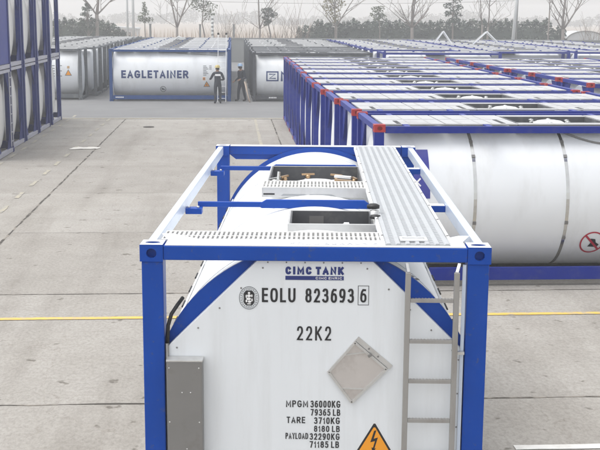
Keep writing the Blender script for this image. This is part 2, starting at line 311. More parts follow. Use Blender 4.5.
def put_text(mb, s, x0, x1, z0, z1, y, mi=0, weight=0.15, gap=0.30):
    """painted capitals fitted to the box x0..x1, z0..z1; weight: stroke width / letter height"""
    H_ = z1-z0; t = weight; tot = 0; lay = []
    for ch in s:
        if ch == ' ': tot += 0.26; continue
        w = GLYPH[ch][0]; w = max(w, t) if ch == 'I' else w
        lay.append((ch, tot, w)); tot += w+t*0.55+gap*0.28
    tot = lay[-1][1]+lay[-1][2]; kx = (x1-x0)/(tot); th = t*H_; n_st = 0
    tx = min(th, th*kx/H_*1.15)                     # a squeezed face has thinner uprights
    for ch, ofs, w in lay:
        for st in GLYPH[ch][1]:
            gw = w*kx; P = [Vector((x0+ofs*kx+tx/2+q[0]*max(gw-tx, 1e-5), z0+th/2+q[1]*(H_-th))) for q in st]
            P = [p for i, p in enumerate(P) if i == 0 or (p-P[i-1]).length > 1e-5]
            closed = (P[0]-P[-1]).length < 1e-4 and len(P) > 8
            if closed: P = P[:-1]
            N_ = len(P); vs = []; half = (th+tx)/4
            for i, p in enumerate(P):
                a = P[i-1] if (i > 0 or closed) else None; b = P[(i+1) % N_] if (i < N_-1 or closed) else None
                d1 = (p-a).normalized() if a is not None else None; d2 = (b-p).normalized() if b is not None else None
                if d1 is None: d1 = d2; p = p-d1*half*(0.0 if closed else 1.0)
                elif d2 is None: d2 = d1; p = p+d1*half
                n1 = Vector((-d1.y, d1.x)); n2 = Vector((-d2.y, d2.x)); mt = n1+n2
                mt = n1 if mt.length < 1e-3 else mt.normalized(); c = max(mt.dot(n1), 0.62); mt = mt*half/c
                vs += [(p.x+mt.x, y-0.00012*n_st, p.y+mt.y), (p.x-mt.x, y-0.00012*n_st, p.y-mt.y)]
            fs = [(2*i, 2*i+1, 2*i+3, 2*i+2) for i in range(N_-1)]
            if closed: fs.append((2*N_-2, 2*N_-1, 1, 0))
            mb.add(vs, fs, mi); n_st = (n_st+1) % 6
def poly_flat(mb, pts, y, mi=0): mb.add([(x, y, z) for x, z in pts], [tuple(range(len(pts)))], mi)

def wrap(o, yc, zc, r, zs):
    """bend a flat decal (in an xz plane) on to a lying cylinder whose axis runs along x at (yc, zc)"""
    b = bmesh.new(); b.from_mesh(o.data)
    for z in zs: bmesh.ops.bisect_plane(b, geom=b.verts[:]+b.edges[:]+b.faces[:], plane_co=(0, 0, z), plane_no=(0, 0, 1), dist=1e-5)
    for v in b.verts:
        off = v.co.y
        v.co.y = yc-math.sqrt(max(r*r-(v.co.z-zc)**2, 0.0))+off
    b.to_mesh(o.data); b.free(); o.data.update()

def hole_face(mb, c, u, v, du, dv, hu, hv, depth, mi=0, n=16):
    """a rectangular face (centre c, half axes du along u, dv along v) with an oval hole sunk by depth against the normal u x v"""
    c = Vector(c); u = Vector(u); v = Vector(v); nrm = u.cross(v)
    outer, inner = [], []
    ca = math.atan2(dv, du)
    angs = sorted([2*math.pi*k/n+0.01 for k in range(n)]+[ca, math.pi-ca, math.pi+ca, 2*math.pi-ca])
    for a in angs:
        x, y = math.cos(a), math.sin(a); s = 1/max(abs(x)/du, abs(y)/dv)
        outer.append(c+u*x*s+v*y*s); inner.append(c+u*x*hu+v*y*hv)
    deep = [p-nrm*depth for p in inner]; k = len(angs)
    vs = outer+inner+deep; fs = []
    for i in range(k):
        j = (i+1) % k; fs += [(i, j, k+j, k+i), (k+i, k+j, 2*k+j, 2*k+i)]
    fs.append(tuple(range(2*k, 3*k)))
    mb.add(vs, fs, mi)
def casting(mb, x0, x1, y0, y1, z0, z1, faces, mi=0, n=12, mi_top=None, depth=0.05):
    """corner casting box; faces: which sides carry an oval hole"""
    cx, cy, cz = (x0+x1)/2, (y0+y1)/2, (z0+z1)/2; dx, dy, dz = (x1-x0)/2, (y1-y0)/2, (z1-z0)/2
    spec = {'-y': ((cx, y0, cz), (1, 0, 0), (0, 0, 1), dx, dz), '+y': ((cx, y1, cz), (-1, 0, 0), (0, 0, 1), dx, dz),
            '-x': ((x0, cy, cz), (0, -1, 0), (0, 0, 1), dy, dz), '+x': ((x1, cy, cz), (0, 1, 0), (0, 0, 1), dy, dz),
            '+z': ((cx, cy, z1), (1, 0, 0), (0, 1, 0), dx, dy), '-z': ((cx, cy, z0), (-1, 0, 0), (0, 1, 0), dx, dy)}
    for k, (c, u, v, du, dv) in spec.items():
        m = mi if not (k == '+z' and mi_top is not None) else mi_top
        if k in faces: hole_face(mb, c, u, v, du, dv, du*0.44 if k != '+z' else du*0.66, dv*0.58 if k != '+z' else dv*0.36, depth, m, n)
        else:
            c = Vector(c); u = Vector(u)*du; v = Vector(v)*dv
            mb.add([c-u-v, c+u-v, c+u+v, c-u+v], [(0, 1, 2, 3)], m)

# ------------------------------------------------------------------ the setting: ground, yard, markings
TH = 0.0756                                  # the yard's grid is turned this much against the near tank
CU, SU = math.cos(TH), math.sin(TH)
def G(s, t): return (s*CU-t*SU, s*SU+t*CU)   # grid coordinates to world
def sheet(name, s0, s1, t0, t1, z, m, ns=1, ntt=1, jit=0.0, seed=1, label=None):
    rnd = random.Random(seed); mb = MB(); vs = []
    for i in range(ns+1):
        for j in range(ntt+1):
            js = rnd.uniform(-jit, jit) if ntt > ns else 0; jt = rnd.uniform(-jit, jit) if ns >= ntt else 0
            vs.append((s0+(s1-s0)*i/ns+js, t0+(t1-t0)*j/ntt+jt, 0))
    fs = [(i*(ntt+1)+j, (i+1)*(ntt+1)+j, (i+1)*(ntt+1)+j+1, i*(ntt+1)+j+1) for i in range(ns) for j in range(ntt)]
    mb.add(vs, fs); o = mb.build(name, m); o.rotation_euler = (0, 0, TH); o.location.z = z
    tag(o, label=label, kind='structure'); return o
mb = MB(); mb.add([(-700, -600, 0), (700, -600, 0), (700, 800, 0), (-700, 800, 0)], [(0, 1, 2, 3)])
g = mb.build('ground', 'field'); g.location.z = -0.03; tag(g, kind='structure')
sheet('yard_pavement', -60, 70, -30, 102, 0.0, 'concrete')
for i, t in enumerate((-0.66, 4.33, 9.32, 14.31, 19.3, 24.3, 29.3)):
    strong = i in (1, 2)
    sheet('pavement_joint', -40, 40, t-(0.017 if strong else 0.006), t+(0.017 if strong else 0.006), 0.004, 'joint' if strong else 'joint_faint', 260, 1, 0.014 if strong else 0.008, 10+i)
for i, s in enumerate((-4.93, 1.1, 7.1)):
    sheet('pavement_joint', s-0.022, s+0.022, 4, 38.9, 0.004, 'joint', 1, 160, 0.014, 30+i)
sheet('aisle_pavement', -60, 70, 39.5, 101, 0.004, 'aisle')
sheet('drain_edge', -60, 60, 39.0, 39.12, 0.004, 'tar', 200, 1, 0.03, 41)
sheet('drain_kerb_strip', -60, 60, 39.16, 39.5, 0.004, 'paint_worn', 120, 1, 0.02, 42)
sheet('painted_line', -30, 30, 7.84, 7.96, 0.008, 'paint_yellow', 90, 1, 0.006, 43)
sheet('painted_line', 2.24, 9, 2.80, 2.92, 0.008, 'paint_white', 30, 1, 0.006, 44)
sheet('painted_line', 0.38, 0.48, 29.5, 38.9, 0.008, 'paint_worn', 1, 30, 0.008, 45)
for k in range(9): sheet('painted_dash', -7.28, -7.18, 24.2+1.95*k, 25.15+1.95*k, 0.008, 'paint_yellow' if k > 99 else 'paint_worn', 1, 6, 0.015, 60+k)
for k in range(12): sheet('painted_dash', -5.66, -5.56, 16.6+1.95*k, 17.5+1.95*k, 0.008, 'paint_worn', 1, 6, 0.015, 80+k)

# ------------------------------------------------------------------ the near tank container
HN, LN, W2 = 2.67, 6.16, 1.219
near = tag(empty('tank_container', (0, 0, 0)), 'nearest tank container, bright blue frame with the white end panel lettered EOLU 823693 6', 'tank container')
def end_frame_near(y_out, sgn):
    """sgn +1: outer face looks to -y (front); -1: rear"""
    Y = lambda d: y_out+sgn*d
    m = MB()
    def bx(x0, x1, d0, d1, z0, z1): m.box(x0, x1, min(Y(d0), Y(d1)), max(Y(d0), Y(d1)), z0, z1)
    for s in (-1, 1):
        xs = sorted((s*(W2-0.010), s*(W2-0.160))); bx(xs[0], xs[1], 0.010, 0.16, 0.118, HN-0.118)
    bx(-W2+0.162, W2-0.162, 0.006, 0.12, HN-0.108, HN-0.006)
    bx(-W2+0.162, W2-0.162, 0.006, 0.12, 0.012, 0.14)
    fr = m.build('end_frame', 'near_blue', near, bevel=0.007)
    # bright sky reflected on the blue top rail, painted as a thin white plate
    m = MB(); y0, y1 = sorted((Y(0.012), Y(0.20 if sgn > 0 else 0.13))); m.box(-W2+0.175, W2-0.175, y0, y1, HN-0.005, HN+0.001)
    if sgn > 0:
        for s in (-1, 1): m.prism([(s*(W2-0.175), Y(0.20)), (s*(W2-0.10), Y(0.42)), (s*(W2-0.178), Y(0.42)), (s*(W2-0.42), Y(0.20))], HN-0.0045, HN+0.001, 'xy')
    m.build('rail_sheen', 'white_paint', fr)
    for s in (-1, 1):
        for top in (True, False):
            m = MB(); xs = sorted((s*W2, s*(W2-0.162))); ys = sorted((Y(0), Y(0.178)))
            z0 = HN-0.118 if top else 0.0
            casting(m, xs[0], xs[1], ys[0], ys[1], z0, z0+0.118, ('-y' if sgn > 0 else '+y', '-x' if s < 0 else '+x', '+z' if top else '-z'), 0, 16)
            if top:
                # sky reflection on the blue upper face, painted white around the twist-lock hole
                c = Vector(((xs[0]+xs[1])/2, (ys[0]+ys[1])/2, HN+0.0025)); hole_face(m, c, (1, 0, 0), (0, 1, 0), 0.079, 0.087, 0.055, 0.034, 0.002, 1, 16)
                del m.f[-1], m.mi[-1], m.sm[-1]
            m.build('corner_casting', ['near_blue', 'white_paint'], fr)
    return fr
end_frame_near(0.0, 1); end_frame_near(LN, -1)
for s in (-1, 1):
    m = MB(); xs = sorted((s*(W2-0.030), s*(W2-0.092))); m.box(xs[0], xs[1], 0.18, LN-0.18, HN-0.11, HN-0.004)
    m.build('top_side_rail', 'pale_rail', near, bevel=0.006)  # pale colour holds the bright sky sheen of glossy blue rails
    m = MB(); xs = sorted((s*(W2-0.012), s*(W2-0.11))); m.box(xs[0], xs[1], 0.18, LN-0.18, 0.02, 0.15)
    m.build('bottom_side_rail', 'near_blue', near, bevel=0.006)
# shell with openings cut for the manhole box and the valve box
R_N, ZC_N, Y0_N, Y1_N = 1.145, 1.455, 0.135, LN-0.135
CUTS = [(-0.455, 0.455, 3.22, 4.42), (-0.2, 0.455, 1.00, 1.60)]
def shell_near():
    angs = sorted(set([round(2*math.pi*k/120, 6) for k in range(120)]+[round(math.asin(x/R_N), 6) % (2*math.pi) for c in CUTS for x in c[:2]]))
    ys = sorted(set([Y0_N+(Y1_N-Y0_N)*k/12 for k in range(13)]+[y for c in CUTS for y in c[2:]]))
    m = MB(); n = len(angs)
    vs = [(R_N*math.sin(a), y, ZC_N+R_N*math.cos(a)) for y in ys for a in angs]
    fs = []
    for i in range(len(ys)-1):
        for k in range(n):
            k2 = (k+1) % n; am = (angs[k]+((angs[k2]-angs[k]) % (2*math.pi))/2); xm, ym = R_N*math.sin(am), (ys[i]+ys[i+1])/2
            if math.cos(am) > 0 and any(c[0] < xm < c[1] and c[2] < ym < c[3] for c in CUTS): continue
            fs.append((i*n+k, i*n+k2, (i+1)*n+k2, (i+1)*n+k))
    m.add(vs, fs, 0, True)
    # dished rear end
    prof = [(R_N, 0), (R_N*0.97, 0.03), (R_N*0.85, 0.07), (R_N*0.6, 0.11), (R_N*0.3, 0.13), (0.02, 0.135)]
    m.lathe((0, Y1_N-0.001, ZC_N), [(r, h*0.8) for r, h in prof], 60, 0, 'y')
    return m.build('tank_shell', 'white_shell', near, fix=False)
shell = shell_near()
bm_ = bmesh.new(); bm_.from_mesh(shell.data); bmesh.ops.recalc_face_normals(bm_, faces=bm_.faces); bm_.to_mesh(shell.data); bm_.free()
# cladding seams: lapped straps round the shell, and a clamped lengthwise seam
for y in (0.62, 2.30, 4.62, 5.62):
    m = MB(); n = 90; vs = []
    for k in range(n+1):
        a = -2.2+4.4*k/n
        for yy, rr in ((y-0.012, 0.0005), (y-0.012, 0.004), (y+0.012, 0.004), (y+0.012, 0.0005)):
            vs.append(((R_N+rr)*math.sin(a), yy, ZC_N+(R_N+rr)*math.cos(a)))
    m.add(vs, [(4*k+i, 4*k+i+1, 4*k+i+5, 4*k+i+4) for k in range(n) for i in range(3)], 0, False); m.build('cladding_seam', 'white_panel', shell)
for s in (-1, 1):
    m = MB(); a = s*rad(61.5); d = Vector((math.sin(a), 0, math.cos(a)))
    p0 = Vector((0, 0.2, ZC_N))+d*(R_N+0.012); p1 = Vector((0, 5.9, ZC_N))+d*(R_N+0.012)
    m.beam(p0, p1, 0.012, 0.05, 0, up=tuple(d.cross(Vector((0, 1, 0)))))
    for k in range(12):
        y = 0.35+k*0.48; q = Vector((0, y, ZC_N))+d*(R_N+0.02)
        m.beam(q, q+Vector((0, 0.16, 0)), 0.02, 0.018, 1, up=tuple(d.cross(Vector((0, 1, 0)))))
    m.build('seam_clamp_strip', ['white_paint', 'black'], shell)
# round end plates (front and rear), blue, with the shell welded on
for y0, y1 in ((0.10, 0.134), (LN-0.134, LN-0.10)):
    m = MB(); m.lathe((0, (y0+y1)/2, 1.50), [(1.157, -(y1-y0)/2), (1.157, (y1-y0)/2)], 96, 0, 'y', smooth=False)
    m.build('end_plate', 'near_blue', near)
# rear gussets between the rear rail and the end plate
m = MB()
for s in (-1, 1): m.prism([(s*0.16, HN-0.108), (s*1.058, HN-0.108), (s*0.98, 2.50), (s*0.5, 2.50)], LN-0.09, LN-0.075, 'xz')
m.build('gusset_plate', 'near_blue', near)
# octagonal white end panel, with rivets
m = MB(); m.prism([(-0.40, 2.562), (0.40, 2.562), (1.045, 1.925), (1.045, 0.20), (-1.045, 0.20), (-1.045, 1.925)], 0.045, 0.098, 'xz')
panel = m.build('end_panel', 'white_panel', near, bevel=0.006)
m = MB()
for s in (-1, 1):
    for k in range(5):
        q = k/4; x = s*(0.40+0.60*q-0.035+0.01*q); z = 2.515-0.585*q-0.01
        m.lathe((x, 0.0435, z), [(0.007, 0.002), (0.006, -0.002), (0.002, -0.003)], 8, 0, 'y')
for k in range(6): m.lathe((-0.33+k*0.13, 0.0435, 2.545), [(0.006, 0.002), (0.005, -0.002)], 8, 0, 'y')
for s in (-1, 1):
    for k in range(7): m.lathe((s*1.02, 0.0435, 1.85-k*0.25), [(0.006, 0.002), (0.005, -0.002)], 8, 0, 'y')
m.build('rivet', 'box_grey', panel)
# lettering on the end panel
YT = 0.0425
m = MB()
put_text(m, 'EOLU', -0.371, -0.136, 2.258, 2.362, YT, 0, 0.16, 0.45); m.build('owner_code', 'letter', panel)
m = MB(); put_text(m, '823693', -0.066, 0.274, 2.258, 2.362, YT, 0, 0.16, 0.45); m.build('serial_number', 'letter', panel)
m = MB(); put_text(m, '6', 0.319, 0.362, 2.262, 2.362, YT, 0, 0.15); cd_ = m.build('check_digit', 'letter', panel)
m = MB(); m.ring(0.3405, 2.3135, 0.038, 0.072, 0.0345, 0.0685, YT, 0.001, 4); m.v = []; m.f = []; m.mi = []; m.sm = []
vs = []
for hx, hz in ((0.0385, 0.0705), (0.0350, 0.0670)): vs += [(0.3405+sx*hx, YT, 2.3135+sz*hz) for sx, sz in ((-1, -1), (1, -1), (1, 1), (-1, 1))]
m.add(vs, [(k, (k+1) % 4, 4+(k+1) % 4, 4+k) for k in range(4)]); m.build('digit_frame', 'letter', cd_)
m = MB(); put_text(m, '22K2', -0.124, 0.117, 1.982, 2.087, YT, 0, 0.135, 0.75); m.build('type_code', 'letter', panel)
def px(x): return -0.199+(x-286)*0.00715
def pz(y): return 1.537-(y-400)*0.00754
for s_, xa, xb, ya, yb in (('MPGM', 286, 308, 400, 406.7), ('36000KG', 310.5, 340.3, 400, 406.9), ('79365 LB', 310.7, 340.3, 408.4, 415), ('TARE', 286.7, 305.3, 416.3, 422.7),
        ('3710KG', 314.2, 340, 416.6, 423.2), ('8180 LB', 314.2, 340, 425, 431.2), ('PAYLOAD', 285.7, 308.3, 432.4, 438.7), ('32290KG', 310, 340, 432.6, 439.2), ('71185 LB', 310, 339.5, 440.6, 447.2)):
    m = MB(); put_text(m, s_, px(xa), px(xb), pz(yb), pz(ya), YT, 0, 0.165, 0.35); m.build('weight_lettering', 'letter', panel)
m = MB(); put_text(m, 'CIMC TANK', -0.207, 0.201, 2.460, 2.517, YT, 0, 0.29, 0.03); m.build('maker_name', 'navy_letter', panel)
m = MB(); m.add([(-0.207, YT, 2.421), (0.201, YT, 2.421), (0.201, YT, 2.450), (-0.207, YT, 2.450)], [(0, 1, 2, 3)]); ml = m.build('maker_stripe', 'navy_letter', panel)
m = MB(); put_text(m, 'CIMC ENRIC', 0.005, 0.190, 2.427, 2.444, YT-0.001, 0, 0.2, 0.3); m.build('stripe_lettering', 'sign_white', ml)
# oval inspection emblem: outline with specks of lettering, dark eight-sided badge with pale figures
m = MB(); ex, ez = -0.462, 2.288
m.ring(ex, ez, 0.070, 0.083, 0.066, 0.079, YT, 0.0015, 40, 1)
m.ring(ex, ez, 0.046, 0.060, 0.043, 0.057, YT, 0.0015, 32, 1)
poly_flat(m, [(ex+0.036*sx, ez+0.052*sz) for sx, sz in ((-.55, -1), (.55, -1), (1, -.6), (1, .6), (.55, 1), (-.55, 1), (-1, .6), (-1, -.6))], YT, 0)
for k in range(26):
    a = 2*math.pi*k/26; q = (ex+0.056*math.cos(a), ez+0.0695*math.sin(a)); m.box(q[0]-0.003, q[0]+0.003, YT-0.0002, YT+0.001, q[1]-0.004, q[1]+0.004, 1)
for dx, dz, w, h in ((0, .036, .009, .008), (0, .016, .014, .011), (-.003, -.006, .017, .010), (.004, -.026, .013, .009), (-.019, .012, .005, .013), (.02, .016, .005, .011), (-.018, -.022, .007, .010), (.021, -.014, .005, .012), (0, -.042, .016, .004)):
    m.add([(ex+dx+w*math.cos(2*math.pi*k/8), YT-0.001, ez+dz+h*math.sin(2*math.pi*k/8)) for k in range(8)], [tuple(range(8))], 2)
m.build('inspection_emblem', ['letter', 'letter_grey', 'sign_white'], panel)
# electric shock triangle
m = MB(); ax, az, h = 0.436, 1.380, 0.36; hw = h*0.5774
def tri_pts(ins):  # inset triangle with clipped corners
    z1, z0 = az-2*ins, az-h+ins; w = (z1-z0)*0.5774; c = 0.012
    return [(ax-w+c, z0), (ax+w-c, z0), (ax+w-c*0.5, z0+c*0.9), (ax+c*0.5, z1-c*0.9), (ax-c*0.5, z1-c*0.9), (ax-w+c*0.5, z0+c*0.9)]
poly_flat(m, tri_pts(-0.004), YT+0.001, 2); poly_flat(m, tri_pts(0.0), YT, 0); poly_flat(m, tri_pts(0.0145), YT-0.001, 1)
poly_flat(m, [(ax-0.002, az-0.065), (ax+0.014, az-0.06), (ax-0.004, az-0.125), (ax+0.026, az-0.115), (ax+0.002, az-0.2), (ax+0.014, az-0.196), (ax-0.012, az-0.235), (ax-0.018, az-0.19), (ax-0.008, az-0.194), (ax+0.006, az-0.142), (ax-0.028, az-0.152)], YT-0.002, 0)
m.build('warning_triangle', ['letter', 'sign_yellow', 'sign_white'], panel)
# diamond placard holder of bare aluminium
Lp, Tp, Rp, Bp = Vector((0.093, 0, 1.755)), Vector((0.286, 0, 1.985)), Vector((0.522, 0, 1.782)), Vector((0.268, 0, 1.520))
ctr = (Lp+Tp+Rp+Bp)/4
m = MB(); m.prism([(p.x, p.z) for p in (Lp, Tp, Rp, Bp)], 0.036, 0.0448, 'xz')
pl = m.build('placard_holder', 'placard', panel)
m = MB()
for a, b in ((Lp, Tp), (Tp, Rp), (Rp, Bp), (Bp, Lp)):
    a2, b2 = a.lerp(ctr, 0.045), b.lerp(ctr, 0.045); m.beam((a2.x, 0.030, a2.z), (b2.x, 0.030, b2.z), 0.016, 0.013, 0, up=(0, 1, 0))
for q in (0.32, 0.70):
    la = Tp.lerp(Lp, q*1.45) if q < 0.5 else Bp.lerp(Lp, (1-q)*1.6); ra = Tp.lerp(Rp, q*1.25) if q < 0.5 else Bp.lerp(Rp, (1-q)*1.4)
    la = la.lerp(ra, 0.06); ra = ra.lerp(la, 0.06)
    m.beam((la.x, 0.033, la.z), (ra.x, 0.033, ra.z), 0.008, 0.006, 0, up=(0, 1, 0))
m.build('placard_frame', 'alu', pl)
n_ = (Rp-Tp).normalized(); o_ = Vector((-n_.z, 0, n_.x)); o_ = -o_ if o_.z < 0 else o_
m = MB(); a, b = Tp+o_*0.004, Rp+o_*0.004+n_*0.01
m.prism([(a.x, a.z), (a.x+o_.x*0.036, a.z+o_.z*0.036), (b.x+o_.x*0.036, b.z+o_.z*0.036), (b.x, b.z)], 0.036, 0.0446, 'xz')
for q in (0.35, 0.62): p = a.lerp(b, q)+o_*0.018; m.lathe((p.x, 0.036, p.z), [(0.008, 0.001), (0.007, -0.003)], 10, 1, 'y')
p = a.lerp(b, 0.46)-o_*0.012; m.beam((p.x-0.012, 0.022, p.z-0.008), (p.x+0.012, 0.022, p.z+0.008), 0.018, 0.014, 1, up=(0, 1, 0))
m.build('placard_tab', ['alu', 'box_grey'], pl)
# grey document box hung inside the left post
m = MB(); m.box(-1.036, -0.787, -0.055, 0.043, 0.72, 1.845); db = m.build('side_box', 'box_grey', near, bevel=0.006)
m = MB(); m.box(-1.040, -0.783, -0.060, 0.043, 1.8455, 1.860); m.build('box_lid', 'alu', db, bevel=0.003)
m = MB()
for x, z in ((-1.02, 1.80), (-0.81, 1.80), (-1.02, 1.4), (-0.81, 1.4), (-1.02, 1.0), (-0.81, 1.0), (-0.93, 1.62), (-0.87, 1.62), (-0.90, 1.2)): m.lathe((x, -0.0555, z), [(0.006, 0.002), (0.005, -0.002)], 8, 0, 'y')
m.build('box_rivet', 'alu', db)
# black drain hose between left post and end plate, grey conduit below it
m = MB(); m.tube([(-0.94, 0.14, 2.26), (-0.97, 0.07, 2.225), (-1.01, 0.045, 2.165), (-1.035, 0.045, 2.08), (-1.042, 0.045, 1.95)], 0.014, 10); m.build('drain_hose', 'black', near)
m = MB(); m.tube([(-1.042, 0.03, 1.955), (-1.042, 0.03, 0.3)], 0.012, 8); m.build('conduit', 'box_grey', near)
# pale strip (cable guard) along the right post
m = MB(); m.box(1.028, 1.050, 0.015, 0.04, 0.25, 2.545); m.build('post_strip', 'pale_rail', near)
# end ladder
lad = None
m = MB()
for x in (0.645, 0.982): m.box(x-0.019, x+0.019, -0.045, -0.015, 0.35, 2.500)
lad = m.build('ladder', 'ladder_alu', near, bevel=0.004)
for z in (2.300, 2.006, 1.715, 1.424, 1.133, 0.842, 0.551):
    m = MB(); m.box(0.6645, 0.9625, -0.044, -0.016, z-0.013, z+0.013)
    for k in range(13): m.box(0.675+k*0.0225, 0.685+k*0.0225, -0.040, -0.020, z+0.0131, z+0.0165)
    m.build('rung', 'ladder_alu', lad, bevel=0.003)
for x in (0.645, 0.982): m = MB(); m.beam((x, -0.03, 2.5), (x+(0.02 if x > .8 else -0.01), 0.005, 2.555), 0.02, 0.012, 0); m.build('ladder_bracket', 'alu', lad)
for z in (1.92, 0.7): m = MB(); m.box(1.001, 1.05, -0.03, 0.005, z-0.01, z+0.01); m.build('ladder_bracket', 'alu', lad)
# blue hazard placard marks on the shell shoulder behind the ladder
m = MB()
for k, (q, w) in enumerate(((0.0, 0.05), (0.04, 0.05), (0.085, 0.11), (0.125, 0.15))):
    m.box(0.70+q, 0.70+q+0.022, 0, 0.001, 0.3, 0.3+w)
mk = m.build('shell_marking', 'letter', shell)
for v in mk.data.vertices:
    a = 0.55+(v.co.x-0.70)*0.9+(v.co.z-0.3)*0.5; y = 0.30+(v.co.z-0.3)*1.6+(v.co.x-.7)*.6
    rr = R_N+0.004+v.co.y; v.co = (rr*math.sin(a), y, ZC_N+rr*math.cos(a))
# faint white serial letters on the front top rail
m = MB(); put_text(m, 'EOLU 823693 6', -0.18, 0.44, 0.055, 0.125, 0.0)
m.v = [(x, z, HN+0.0028-y) for x, y, z in m.v]; m.build('rail_lettering', 'letter_faint', near, fix=False)
# cross bars carrying the walkways (left bracket, bar, raised saddle, right stub)
def crossbar(y):
    m = MB()
    m.beam((-1.128, y-0.04, 2.565), (-0.985, y-0.04, 2.565), 0.11, 0.05)                     # bracket on the side rail
    m.beam((-1.03, y+0.03, 2.610), (-0.47, y+0.03, 2.610), 0.035, 0.045)
    m.prism([(-0.50, 2.598), (-0.47, 2.632), (-0.43, 2.655), (0.43, 2.655), (0.50, 2.60), (0.56, 2.60), (0.56, 2.58), (-0.47, 2.58)], y+0.008, y+0.048, 'xz')
    m.beam((0.955, y-0.03, 2.60), (1.128, y-0.03, 2.60), 0.10, 0.055)
    cb = m.build('cross_bar', 'near_blue', near, bevel=0.004)
    for x in (-1.10, -1.02): m = MB(); m.lathe((x, y-0.06, 2.588), [(0.012, 0), (0.012, 0.020)], 6); m.build('bolt', 'alu', cb)
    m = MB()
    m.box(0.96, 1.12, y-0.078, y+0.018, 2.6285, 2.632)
    m.build('bar_sheen', 'white_paint', cb)  # sky glare on the blue stub, painted as a white strip
crossbar(2.05); crossbar(4.405)
# gratings: flat pressed planks with rows of slots
def grating(x0, x1, y0, y1, z, lip):
    m = MB(); nx = int((x1-x0)/0.034)
    m.box(x0, x1, y0, y0+0.035, z-lip, z); m.box(x0, x1, y1-0.03, y1, z-0.03, z)
    ys = [y0+0.035+(y1-0.03-y0-0.035)*k/2 for k in range(3)]
    for k in range(nx+1):
        x = x0+(x1-x0)*k/nx
        m.box(max(x0, x-0.009), min(x1, x+0.009), y0+0.0355, y1-0.0305, z-0.018, z-0.001)
    for yy in ys[1:2]: m.box(x0+0.001, x1-0.001, yy-0.012, yy+0.012, z-0.022, z-0.003)
    return m.build('grating', 'grating', near)
grating(-1.10, 0.485, 0.225, 0.56, HN-0.004, 0.03)
g2 = grating(-0.50, 0.50, 2.72, 3.16, HN-0.006, 0.03)
m = MB(); m.box(-0.50, 0.50, 2.70, 2.716, 2.575, HN-0.008); m.box(-0.485, -0.38, 2.697, 2.7005, 2.598, 2.612, 1)
for x0 in (-0.2, 0.05): m.prism([(x0-0.12, 2.59), (x0-0.10, 2.605), (x0+0.10, 2.605), (x0+0.14, 2.59)], 2.695, 2.6995, 'xz', 2)
m.build('grating_kick_plate', ['alu', 'black', 'tread'], g2)
# long walkway of ribbed tread plate on the right
m = MB(); WX0, WX1, WY0, WY1 = 0.492, 0.94, 0.05, LN-0.14
prof = []; nr = 6; wz = HN+0.012
m.box(WX0, WX1, WY0, WY1, wz-0.02, wz-0.006)
for k in range(nr+1):
    x = WX0+0.02+(WX1-WX0-0.04)*k/nr
    m.prism([(x-0.019, wz-0.0061), (x-0.011, wz+0.002), (x+0.011, wz+0.002), (x+0.019, wz-0.0061)], WY0+0.01, WY1-0.005, 'xz', 1)
for k in range(nr):
    x = WX0+0.02+(WX1-WX0-0.04)*(k+0.5)/nr
    for j in range(96): m.box(x-0.012, x+0.012, WY0+0.04+j*0.061, WY0+0.062+j*0.061, wz-0.0061, wz-0.0035, 1)
wk = m.build('walkway', ['tread', 'tread_rib'], near)
m = MB()
for s, x in ((-1, WX0-0.004), (1, WX1+0.004)): m.box(min(x, x+s*0.02), max(x, x+s*0.02), WY0, WY1, wz-0.045, wz+0.001)
for k in range(9):
    for x in (WX0-0.010, WX1+0.012): m.lathe((x, WY0+0.3+k*0.66, wz+0.001), [(0.010, 0), (0.008, 0.006)], 8, 1)
m.build('walkway_edge', ['white_paint', 'box_grey'], wk)
m = MB()
for a in ((0.60, 0.79, 0.14, 0.155), (0.60, 0.79, 0.245, 0.26), (0.60, 0.615, 0.1551, 0.2449), (0.775, 0.79, 0.1551, 0.2449)): m.box(a[0], a[1], a[2], a[3], wz+0.0025, wz+0.012)
m.box(0.62, 0.77, 0.16, 0.24, wz+0.0022, wz+0.003, 1); m.build('walkway_plate', ['white_paint', 'grating'], wk)
# sunken boxes
def spill_box(c, z_floor, name):
    x0, x1, y0, y1 = c; t = 0.012; zt = 2.642
    m = MB()
    for a in ((x0, x1, y0-t, y0), (x0, x1, y1, y1+t)): m.box(a[0], a[1], a[2], a[3], z_floor, zt)
    for a in ((x0-t, x0), (x1, x1+t)): m.box(a[0], a[1], y0-t, y1+t, z_floor+0.0005, zt-0.0008)
    m.box(x0-t, x1+t, y0-t, y1+t, z_floor-0.012, z_floor-0.0002)
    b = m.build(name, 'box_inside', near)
    m = MB(); e = 0.028
    m.box(x0-e, x1+e, y0-e-0.01, y0-t-0.0005, 2.55, zt+0.004); m.box(x0-e, x1+e, y1+t+0.0005, y1+e, 2.58, zt+0.003)
    m.box(x0-e, x0-t-0.0005, y0-t, y1+t, 2.55, zt+0.0035); m.box(x1+t+0.0005, x1+e, y0-t, y1+t, 2.55, zt+0.0035)
    m.build('box_rim', 'alu', b, bevel=0.003)
    return b
mbx = spill_box((-0.45, 0.45, 3.27, 4.36), 2.36, 'manhole_box')
m = MB(); m.lathe((0.02, 3.80, 2.40), [(0.40, -0.03), (0.40, 0.05), (0.37, 0.085), (0.32, 0.12), (0.25, 0.150), (0.16, 0.172), (0.07, 0.182), (0.01, 0.184)], 48); cov = m.build('manhole_cover', 'white_paint', mbx)
m = MB(); m.lathe((0.02, 3.80, 2.40), [(0.405, 0.0), (0.425, 0.0), (0.425, 0.05), (0.405, 0.05)], 48); m.build('manhole_collar', 'steel', cov)
